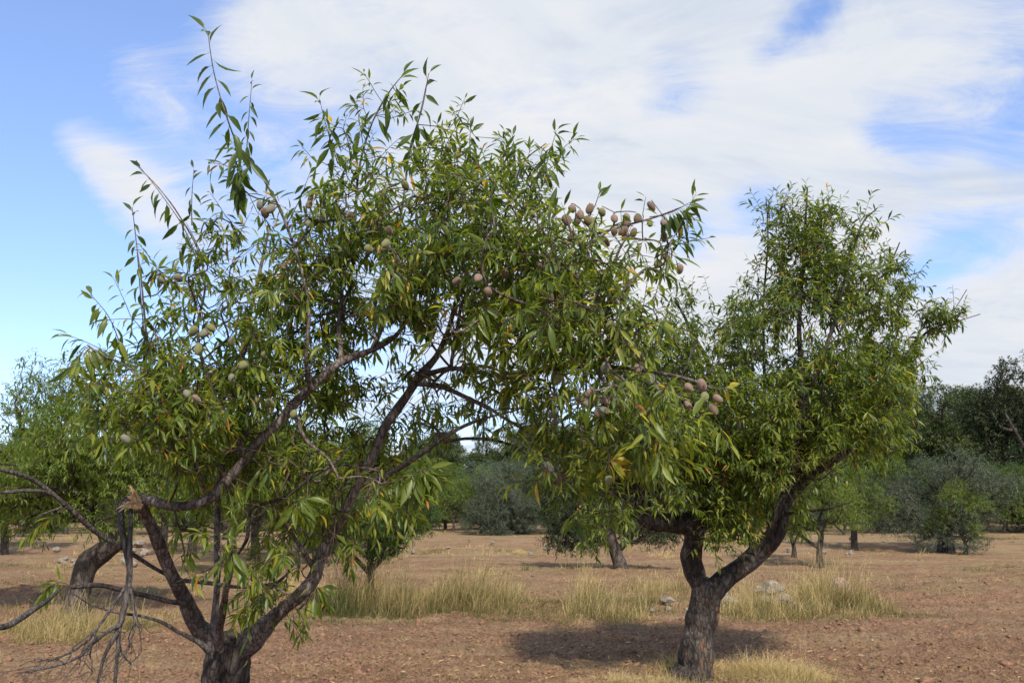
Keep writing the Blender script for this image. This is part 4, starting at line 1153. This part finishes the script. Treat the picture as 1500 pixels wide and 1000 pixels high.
# midground
place(SH1, V3(541, 880), .3, 1.0, 'small dark spreading shrub tree growing out of tall weeds behind the front tree', 'tree', name='s')
pt = V3(905, 833)
rootD = build_tree('almond_tree', 3.2, [((-1.2, 0, 1.5), (.9, .9, .7), 1), ((-.3, .2, 1.9), (1, 1, .8), 1), ((.8, 0, 2.3), (1, 1, .8), 1), ((-.8, 0, .9), (.6, .6, .5), 1.3), ((.5, .4, 1.3), (.6, .6, .5), .8), ((-1.6, 0, 2.3), (.8, .8, .6), 1), ((0, 0, 2.9), (1, 1, .6), 1), ((-1.2, 0, .85), (.7, .6, .45), 1.6), ((.9, -.1, 1.0), (1.0, .6, .4), 1.6), ((-.2, .5, 1.1), (.9, .5, .45), 1.4), ((1.5, 0, 1.4), (.7, .7, .5), 1.2)],
                   [[(.12, 0, -.1, .22), (.05, 0, .2, .17), (-.14, 0, .7, .15), (-.34, 0, 1.15, .13), (-.5, .1, 1.7, .12)], [(-.3, 0, 1.0, .12), (.4, 0, 1.7, .08), (.9, 0, 2.3, .05)]],
                   3000, .13, M_OAK, M_TRUNKF, .10, 8, .26, .6, (3, 3), .5, .005, seed=51, extra=1, sides=14)
place(rootD, pt, 0, 1.0, 'dark drooping tree with leaning pale grey trunk standing left behind the forked tree')
place(P2_, V3(1203, 832), .5, 1.05, 'slim crooked young almond tree just right of the forked tree')
place(P1, V3(1252, 802), 1.3, 1.0, 'yellow-green almond tree with short forked trunk beyond the slim crooked one')
place(P2_, V3(1162, 818), 2.6, .85, 'small almond tree with thin bare stem seen under the right limb of the forked tree')
place(O1, V3(1386, 806), .9, 1.12, 'silvery grey-green olive tree with round low crown at the right', 'tree')
place(P2_, V3(1414, 812), 2.9, .85, 'light green almond tree growing in front of the silvery olive tree')
place(P1, V3(1474, 776), 4.2, 1.1, 'almond tree with thin dark trunk in front of the big evergreen at the right edge')
place(P1, V3(1303, 770), 3.3, 1.15, 'far almond tree with thin trunk on pale stubble left of the silvery olive')
place(P2_, V3(664, 778), 2.2, 1.1, 'thin sparse young tree with dark bare stem left of the olives')
# olives in the middle
for (px, py, s, rz, lb) in [(718, 776, 1.55, 0, 'leftmost dark grey-green olive tree of the middle olive group'), (765, 782, 1.45, 1.9, 'grey-green olive tree in the middle of the olive group, low skirt to the ground'),
                            (812, 780, 1.5, 3.4, 'rightmost olive tree of the middle group, partly behind drooping leaves'), (745, 766, 1.55, 4.4, 'pale silvery olive tree rising behind the middle olive group')]:
    place(O1, V3(px, py), rz, s, lb, 'tree', 'olive trees in the middle distance')
# behind the near tree
for proto, px, py, s, rz, lb in [(P1, 372, 822, 1.15, .4, 'almond tree seen through the stems of the front tree'), (P1, 455, 800, 1.35, 1.7, 'green almond tree behind the thick right limb of the front tree'),
                                 (P1, 282, 812, 1.2, 3.1, 'almond tree behind the snapped limb of the front tree'), (P1, 560, 788, 1.45, 2.2, 'bushy almond tree rising behind the small dark shrub tree'),
                                 (P1, 640, 772, 1.5, 5.0, 'almond tree between the shrub tree and the olives'), (P1, 30, 786, 1.2, 5.4, 'far almond tree under the left tree, dark short trunk'),
                                 (P1, 95, 782, 1.2, .6, 'far almond tree in the gap left of the leaning trunk'), (P1, -50, 800, 1.2, 2.0, 'almond tree cut by the left edge of the picture'),
                                 (P1, 190, 784, 1.2, 3.6, 'far almond tree right of the leaning trunk'), (P1, 860, 775, 1.3, .2, 'green almond tree behind the right end of the olive group'),
                                 (P1, 960, 782, 1.2, 2.7, 'almond tree behind the zigzag limb of the forked tree'), (P1, 1085, 780, 1.2, 4.9, 'almond tree seen through the fork of the tall tree'),
                                 (P1, 330, 790, 1.4, .9, 'dense almond tree deep behind the thin upright stem of the front tree'), (P1, 415, 778, 1.6, 2.9, 'tall green almond tree far behind the fork of the front tree'), (P1, 240, 806, 1.1, 4.4, 'low almond tree just right of the leaning trunk'),
                                 (P2_, 1010, 775, 1.3, 1.1, 'pale green far almond tree left of the fork')]:
    place(proto, V3(px, py), rz, s, lb)
place(P1, np.array([18.3, 21.5, float(hgt(18.3, 21.5)[0])]), 2.0, 1.1, 'almond tree just outside the right edge casting its shade on the soil')
place(OK1, V3(1535, 776), .4, 1.5, 'big dark evergreen oak towering at the right edge', 'tree')
# low bushes closing the far edge of the orchard
bs = np.random.default_rng(123)
for i in range(46):
    px = -120 + i * 37 + bs.uniform(-14, 14)
    p = V3(px, bs.uniform(758, 768))
    place((SH1, P2_, O1)[i % 3], p + np.array([0, 0, -.5]), bs.uniform(0, 6.3), (2.2, 1.25, 1.0)[i % 3] * bs.uniform(.85, 1.3), 'low bush along the dark far edge of the orchard', 'bush', 'bushes along the far edge of the orchard')
for px, py, s_, rz_, lb in ((338, 838, 1.02, .7, 'bushy almond tree close behind the fork of the front tree'), (440, 826, 1.0, 3.9, 'leafy almond tree close behind the right limb of the front tree'), (5, 812, 1.15, 1.4, 'bright green almond tree at the left edge in front of the far row')):
    place(P1, V3(px, py), rz_, s_, lb)
# the pine wood
pr = np.random.default_rng(77)
wood = []
for i in range(150):
    Y = (98, 118, 140)[i % 3] + pr.uniform(-8, 8); px = -300 + (i + pr.random()) * 2150 / 150
    wood.append((px, Y))
for i, (px, Y) in enumerate(wood):
    x = (px - 750) / FPX * Y
    top = 636 - 44 * smst(np.array([px]), 1100, 1350)[0] + pr.uniform(-26, 26) + (18 if px < 250 else 0)
    top += 22 if 420 < px < 720 else 0
    ht = at(px, top, Y)[2]
    proto = (PN1, PN2)[i % 2]
    s = max(ht / 12.0, .5)
    place(proto, (x, Y, hgt(x, Y)[0]), pr.uniform(0, 6.3), s * pr.uniform(1.0, 1.25), 'dark green pine in the far wood behind the orchard', 'tree', 'pines of the far wood', sz=s)
place(PN1, (at(1388, 700, 88)[0], 88, hgt(at(1388, 700, 88)[0], 88)[0]), 1.0, 1.15, 'broad layered pine standing out in front of the wood above the silvery olive', 'tree', sz=.98)

# ================================================================== grass
def blades(x, y, h, wdt, lean, tint, rng, rows=4):
    n = len(x)
    z = hgt(x, y) - .01
    a = rng.normal(.6, 1.5, n)
    ld = np.stack([np.cos(a), np.sin(a)], 1) * (lean * rng.uniform(.2, 1.3, n))[:, None]
    b = rng.uniform(0, 6.283, n); wv = np.stack([np.cos(b), np.sin(b), np.zeros(n)], 1)
    t = np.linspace(0, 1, rows)
    P = np.zeros((n, rows, 3))
    P[:, :, :2] = np.stack([x, y], 1)[:, None] + ld[:, None] * (h[:, None] * t ** 1.8)[:, :, None]
    P[:, :, 2] = z[:, None] + (h / np.sqrt(1 + lean ** 2 * .5))[:, None] * (t - .22 * t ** 3 * np.minimum(lean, 1.2)[:, None])
    ww = wdt[:, None] * (1 - t * .88)[None]
    V = np.stack([P - wv[:, None] * ww[:, :, None], P + wv[:, None] * ww[:, :, None]], 2)
    i = np.arange(rows - 1) * 2
    F0 = np.stack([i, i + 1, i + 3, i + 2], 1)
    F = (F0[None] + (np.arange(n) * rows * 2)[:, None, None]).reshape(-1, 4)
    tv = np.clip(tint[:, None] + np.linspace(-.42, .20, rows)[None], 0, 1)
    return V.reshape(-1, 3), F, np.repeat(tv.ravel(), 2)


BARE = [(*onground(a, b)[:2], r) for a, b, r in ((1133, 880, .62), (1090, 884, .35), (1234, 890, .30), (977, 888, .32), (1068, 880, .3), (1133, 890, .5), (1234, 897, .25))]


def grass_obj(name, parts, label, cat=None, kind='stuff', seed=0, base=(0, 0, 0)):
    rng = np.random.default_rng(seed)
    A = Acc()
    for (cx, cy, rx, ry, n, h, wd, lean, tint, tsd) in parts:
        n = int(n * 1.15); wd = wd * .72
        nt_ = max(3, int(n / 22))
        q = rng.normal(0, .62, (nt_, 2))
        ti = rng.integers(0, nt_, n)
        x = cx + (q[ti, 0] + rng.normal(0, .08 / max(rx, .3), n)) * rx
        y = cy + (q[ti, 1] + rng.normal(0, .08 / max(ry, .3), n)) * ry
        th = (.30 + 1.0 * rng.random(nt_) ** 1.4)[ti]; tt = rng.normal(0, .20, nt_)[ti]
        fall = np.exp(-(q[ti] ** 2).sum(1) * .5)
        hh = h * th * fall * (.18 + 1.05 * rng.random(n) ** 2.2)
        Pq = np.stack([x, y, x * 0], 1)
        mo = fbm(Pq * 1.1, 2, 120); m2 = fbm(Pq * .55, 2, 130)
        hh = hh * np.clip(.72 + 1.7 * mo, .14, 1.3)
        tint_ = tint + .15 + m2 * .6 + mo * .2
        kp = np.ones(n, bool)
        for hx, hy, hr in BARE: kp &= ((x - hx) ** 2 + (y - hy) ** 2 > hr ** 2) | (rng.random(n) < .12)
        lean = lean * rng.choice([.6, 1.3, 3.2], n, p=[.3, .4, .3])
        nk = int(kp.sum())
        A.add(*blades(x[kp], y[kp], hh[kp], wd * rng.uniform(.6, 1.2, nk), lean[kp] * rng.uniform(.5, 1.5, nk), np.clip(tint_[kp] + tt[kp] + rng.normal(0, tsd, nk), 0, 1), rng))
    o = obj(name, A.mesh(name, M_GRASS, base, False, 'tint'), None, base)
    tag(o, label, cat, None, kind)
    return o


def gp(px, py, rxpx, rym, n, h, wd=.0035, lean=.5, tint=.6, tsd=.12):
    p = V3(px, py)
    return (p[0], p[1], rxpx * p[1] / FPX, rym, n, h, wd, lean, tint, tsd)


clumps = [
    ('grass_clump', [gp(1015, 1012, 60, .22, 4200, .36, .003, 1.0, .80), gp(1000, 990, 70, .40, 9000, .42, .0032, .9, .80), gp(940, 1000, 52, .3, 6000, .36, .0032, 1.0, .78)], 'dry yellow grass around the foot of the forked trunk'),
    ('grass_clump', [gp(1130, 1008, 60, .25, 5000, .36, .003, 1.1, .82), gp(1110, 988, 60, .40, 10000, .46, .0032, 1.1, .82), gp(1175, 992, 42, .35, 6000, .42, .0032, 1.1, .78)], 'matted pale straw tuft right of the forked trunk in front'),
    ('grass_clump', [gp(905, 885, 62, 1.1, 8500, .85, .005, .55, .62, .2)], 'tall yellow-green grass clump left behind the forked trunk'),
    ('grass_clump', [gp(700, 886, 66, .9, 7000, .75, .005, .6, .56, .2), gp(650, 884, 30, .7, 2600, .6, .005, .6, .36, .18)], 'bushy grass clump in the middle of the field bank'),
    ('grass_clump', [gp(585, 878, 60, 1.0, 8200, .98, .005, .4, .58, .2)], 'tall brownish dry grass right of the small shrub tree'),
    ('grass_clump', [gp(516, 882, 34, .8, 4200, .85, .006, .4, .16, .12)], 'dark green weeds round the stem of the small shrub tree'),
    ('grass_clump', [gp(470, 870, 55, 1.0, 5000, .85, .005, .45, .66, .18)], 'dry tan grass left of the small shrub tree'),
    ('grass_clump', [gp(1120, 898, 66, 1.0, 8500, .70, .005, .5, .50, .22)], 'shaggy green and brown grass beside the stone heap'),
    ('grass_clump', [gp(1228, 893, 64, 1.0, 8500, .78, .005, .5, .66, .2)], 'tall straw coloured grass right of the pink rock'),
    ('grass_clump', [gp(1180, 876, 62, 1.2, 6000, .95, .005, .4, .66, .16)], 'wispy upright grass behind the stone heap'),
    ('grass_clump', [gp(105, 925, 80, 1.0, 8000, .65, .0045, .6, .60, .2), gp(50, 935, 60, .8, 3600, .5, .0045, .6, .68, .16), gp(180, 920, 50, .8, 2600, .5, .0045, .6, .5, .2)], 'tall yellowing grass round the foot of the leaning trunk'),
    ('grass_clump', [gp(432, 985, 36, .4, 1000, .14, .003, 1.1, .72)], 'flattened straw tuft on bare soil right of the front trunk'),
    ('grass_clump', [gp(965, 868, 50, 1.0, 4500, .7, .005, .5, .66, .18)], 'pale grass clump directly behind the forked trunk'),
]
for i, (nm, parts, lb) in enumerate(clumps):
    b = (parts[0][0], parts[0][1], float(hgt(parts[0][0], parts[0][1])[0]))
    grass_obj(nm, parts, lb, 'grass', 'thing', 60 + i, b)

# low cover: green strip, stubble and litter
gr = []
rs = np.random.default_rng(9)
for i in range(120):
    px = rs.uniform(380, 1330); py = rs.uniform(878, 914) - (px > 950) * 8
    gr.append(gp(px, py, 48, .7, 620, .20, .005, .9, rs.uniform(.12, .5), .12))
for i in range(26):
    px = rs.uniform(-40, 380); py = rs.uniform(880, 930)
    gr.append(gp(px, py, 45, .6, 420, .14, .005, .8, rs.uniform(.2, .6), .12))
grass_obj('grass', gr, 'short green and yellow grass along the low field bank', None, 'stuff', 5)
gr = []
for i in range(300):
    px = rs.uniform(-60, 1560); py = 752 + 120 * rs.random() ** 1.2
    p = V3(px, py)
    gr.append((p[0], p[1], p[1] * .05, p[1] * .06, int(150), rs.uniform(.12, .34), .0007 * p[1] ** .9, .6, rs.uniform(.5, .85), .12))
for (px, py, w_, n_, h_, t_) in [(1470, 832, 45, 2600, .25, .35), (1440, 836, 30, 1000, .25, .42), (640, 805, 90, 2600, .3, .55), (760, 808, 80, 2600, .3, .6), (860, 800, 60, 1500, .3, .65), (700, 803, 120, 2600, .22, .35), (520, 815, 60, 1500, .35, .6), (1440, 790, 60, 1500, .3, .3), (1340, 800, 40, 1300, .2, .12), (1305, 800, 30, 900, .2, .1), (60, 790, 80, 2400, .35, .75), (100, 830, 80, 2400, .3, .7), (30, 830, 60, 1500, .28, .4), (60, 850, 90, 2400, .25, .35)]:
    gr.append(gp(px, py, w_, 1.2, n_, h_, .009, .6, t_, .12))
grass_obj('stubble', gr, 'scattered dry stubble and weeds over the far orchard floor', None, 'stuff', 6)
# straw litter and clods on the near soil
n = 26000
px = rs.uniform(-80, 1580, n); Yl = 5.6 + 22 * rs.random(n) ** 1.7
x = (px - 750) / FPX * Yl * 1.02; y = Yl
keep = fbm(np.stack([x, y, x * 0], 1) * .7, 3, 61) + rs.normal(0, .22, n) > .0
x, y = x[keep], y[keep]; n = len(x)
gr = Acc()
V, F, T = blades(x, y, rs.uniform(.04, .16, n), .0022 + .00012 * y, np.full(n, .9), np.clip(rs.normal(.75, .15, n), .3, 1), rs, 3)
V = V.reshape(n, 6, 3); z0 = hgt(x, y); flat = rs.uniform(.08, .45, n)
V[:, :, 2] = z0[:, None] + .022 + (V[:, :, 2] - z0[:, None]) * flat[:, None]
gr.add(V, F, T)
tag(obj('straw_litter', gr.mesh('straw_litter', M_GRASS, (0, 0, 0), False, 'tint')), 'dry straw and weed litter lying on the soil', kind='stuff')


n = 5200
pick = rs.random(n)
lx_ = np.where(pick < .45, rs.normal(base1[0] + .4, 2.0, n), np.where(pick < .8, rs.normal(base2[0], 2.2, n), rs.uniform(-8, 9, n)))
ly_ = np.where(pick < .45, rs.normal(7.2, 1.8, n), np.where(pick < .8, rs.normal(base2[1] + .4, 1.9, n), rs.uniform(5.5, 20, n)))
ok_ = ly_ > 4.5; lx_, ly_ = lx_[ok_], ly_[ok_]; n = len(lx_)
an_ = rs.uniform(0, 6.28, n)
D_ = unit(np.stack([np.cos(an_), np.sin(an_), rs.normal(0, .18, n)], 1))
N_ = np.array([0, 0, 1.0]) + rs.normal(0, .25, (n, 3)); N_ = unit(N_ - D_ * np.sum(N_ * D_, 1, keepdims=True))
V, F, T = leaf_arrays(np.stack([lx_, ly_, hgt(lx_, ly_) + .022], 1), D_, N_, rs.uniform(.04, .085, n), rs.uniform(.2, .3, n), rs.uniform(-.3, .4, n), rs.uniform(.2, .9, n), np.clip(rs.normal(.62, .22, n), .3, 1), (4), 3)
tag(obj('leaf_litter', mesh_np('leaf_litter', V, F, {'tint': T}, False, M_GRASS)), 'dry fallen leaves on the soil under the almond trees', kind='stuff')


def lump(seed, sub=2, amp=.35, sq=.65):
    """an irregular angular stone about 1 m across"""
    import bmesh
    bm = bmesh.new(); bmesh.ops.create_icosphere(bm, subdivisions=sub, radius=.5)
    P = np.array([v.co[:] for v in bm.verts])
    rg_ = np.random.default_rng(seed)
    for _ in range(7):
        nrm = unit(rg_.normal(size=3)); dd = rg_.uniform(.26, .42)
        s_ = P @ nrm; P = P - np.outer(np.maximum(s_ - dd, 0), nrm)
    P *= (1 + amp * .4 * fbm(P * 3 + seed, 3, seed))[:, None]
    P[:, 2] *= sq
    for v, p in zip(bm.verts, P): v.co = p
    me = bpy.data.meshes.new('stone'); bm.to_mesh(me); bm.free()
    return me


def np_of(me):
    V = np.zeros(len(me.vertices) * 3); me.vertices.foreach_get('co', V)
    F = np.array([p.vertices[:] for p in me.polygons])
    return V.reshape(-1, 3), F


ls = [np_of(lump(200 + i, 1, .6, .7)) for i in range(6)]
A = Acc()
n = 16000
Yl = 5.4 + 20 * rs.random(n) ** 1.9
x = rs.uniform(-.62, .62, n) * Yl; y = Yl
cl = fbm(np.stack([x, y, x * 0], 1) * 1.3, 3, 71)
s = np.clip(rs.lognormal(-3.85, .6, n), .008, .09) * (1 + .8 * (cl > .15))
z = hgt(x, y)
for kk in range(6):
    V0, F0 = ls[kk]
    m_ = np.arange(n) % 6 == kk
    a = rs.uniform(0, 6.28, m_.sum())
    co, si = np.cos(a)[:, None], np.sin(a)[:, None]
    VV = np.stack([V0[None, :, 0] * co - V0[None, :, 1] * si, V0[None, :, 0] * si + V0[None, :, 1] * co, np.broadcast_to(V0[None, :, 2], (m_.sum(), len(V0)))], -1) * s[m_][:, None, None]
    VV += np.stack([x[m_], y[m_], z[m_] + .012], 1)[:, None]
    FF = (F0[None] + (np.arange(m_.sum()) * len(V0))[:, None, None]).reshape(-1, 3)
    A.V.append(VV.reshape(-1, 3)); A.F.append(FF + A.n); A.T.append(np.zeros(VV.shape[0] * VV.shape[1])); A.n += VV.shape[0] * VV.shape[1]
tag(obj('soil_clods', A.mesh('soil_clods', M_CLOD, (0, 0, 0), False)), 'small reddish clods of dry soil', kind='stuff')

# stones
stone_me = [lump(300 + i, 3, .5) for i in range(6)]
for me in stone_me: me.materials.append(M_ROCK)
pink = lump(320, 3, .5, .9); pink.materials.append(M_ROCKP)
slab = lump(321, 3, .3, .35); slab.materials.append(M_ROCK)


def stone(me, px, py, wpx, label, group=None, lift=0.0, rz=0, name='rock', sq=1):
    p = V3(px, py)
    o = obj(name, me, None, (p[0], p[1], p[2] + lift + wpx * p[1] / FPX * .22))
    s = 1.02 * wpx * p[1] / FPX
    o.scale = (s, s * .8, s * sq); o.rotation_euler = (0, 0, rz)
    return tag(o, label, 'rock', group)


stone(pink, 1234, 886, 32, 'pinkish rock lying in the dry grass at the right', lift=.22)
stone(slab, 977, 884, 26, 'flat pale stone left behind the forked trunk', lift=.05)
stone(stone_me[0], 1133, 874, 34, 'large grey stone on top of the stone heap', lift=.18, rz=.4)
heap = [(1106, 880, 20), (1120, 884, 24), (1148, 880, 26), (1162, 884, 18), (1136, 888, 22), (1112, 870, 16), (1152, 872, 18), (1075, 882, 14), (1085, 886, 16), (1064, 872, 14), (1066, 878, 18), (1050, 884, 13)]
for i, (a, b, w_) in enumerate(heap):
    stone(stone_me[(i + 1) % 6], a, b, w_, 'grey stone of the heap on the bank right of the forked trunk', 'stones of the heap', lift=.05, rz=i * 1.3)
for i in range(26):
    a = rs.uniform(600, 870) if i < 16 else rs.uniform(1150, 1260); b = rs.uniform(797, 808)
    stone(stone_me[i % 6], a, b, rs.uniform(5, 10), 'small pale stone in the low row along the far terrace edge', 'stones along the far terrace edge', lift=.08, rz=i * 1.1)
for i in range(16):
    a = rs.uniform(80, 215); b = rs.uniform(806, 832)
    stone(stone_me[i % 6], a, b, rs.uniform(9, 19), 'pale stone of the loose row behind the leaning trunk', 'stones behind the leaning trunk', lift=.05, rz=i * .9)
for i in range(14):
    a = rs.uniform(900, 1290); b = rs.uniform(885, 900)
    stone(stone_me[i % 6], a, b, rs.uniform(6, 11), 'small stone half sunk along the foot of the bank', 'stones along the foot of the bank', lift=.01, rz=i * .9)

# low weed tufts lying on the bare soil
for (px_, py_, w_, lb) in [(1408, 908, 24, 'small dark heap of withered weeds on bare soil at the right'), (1440, 972, 34, 'dark withered weed patch near the lower right corner'), (1355, 975, 26, 'withered weed patch left of the dark one at the lower right'), (745, 925, 26, 'small dry weed tuft on bare soil below the middle clump')]:
    pr_ = gp(px_, py_, w_, .22, 420, .10, .004, 1.4, .32, .2)
    b = (pr_[0], pr_[1], float(hgt(pr_[0], pr_[1])[0]))
    grass_obj('weed_tuft', [pr_], lb, 'weeds', 'stuff', int(px_), b)
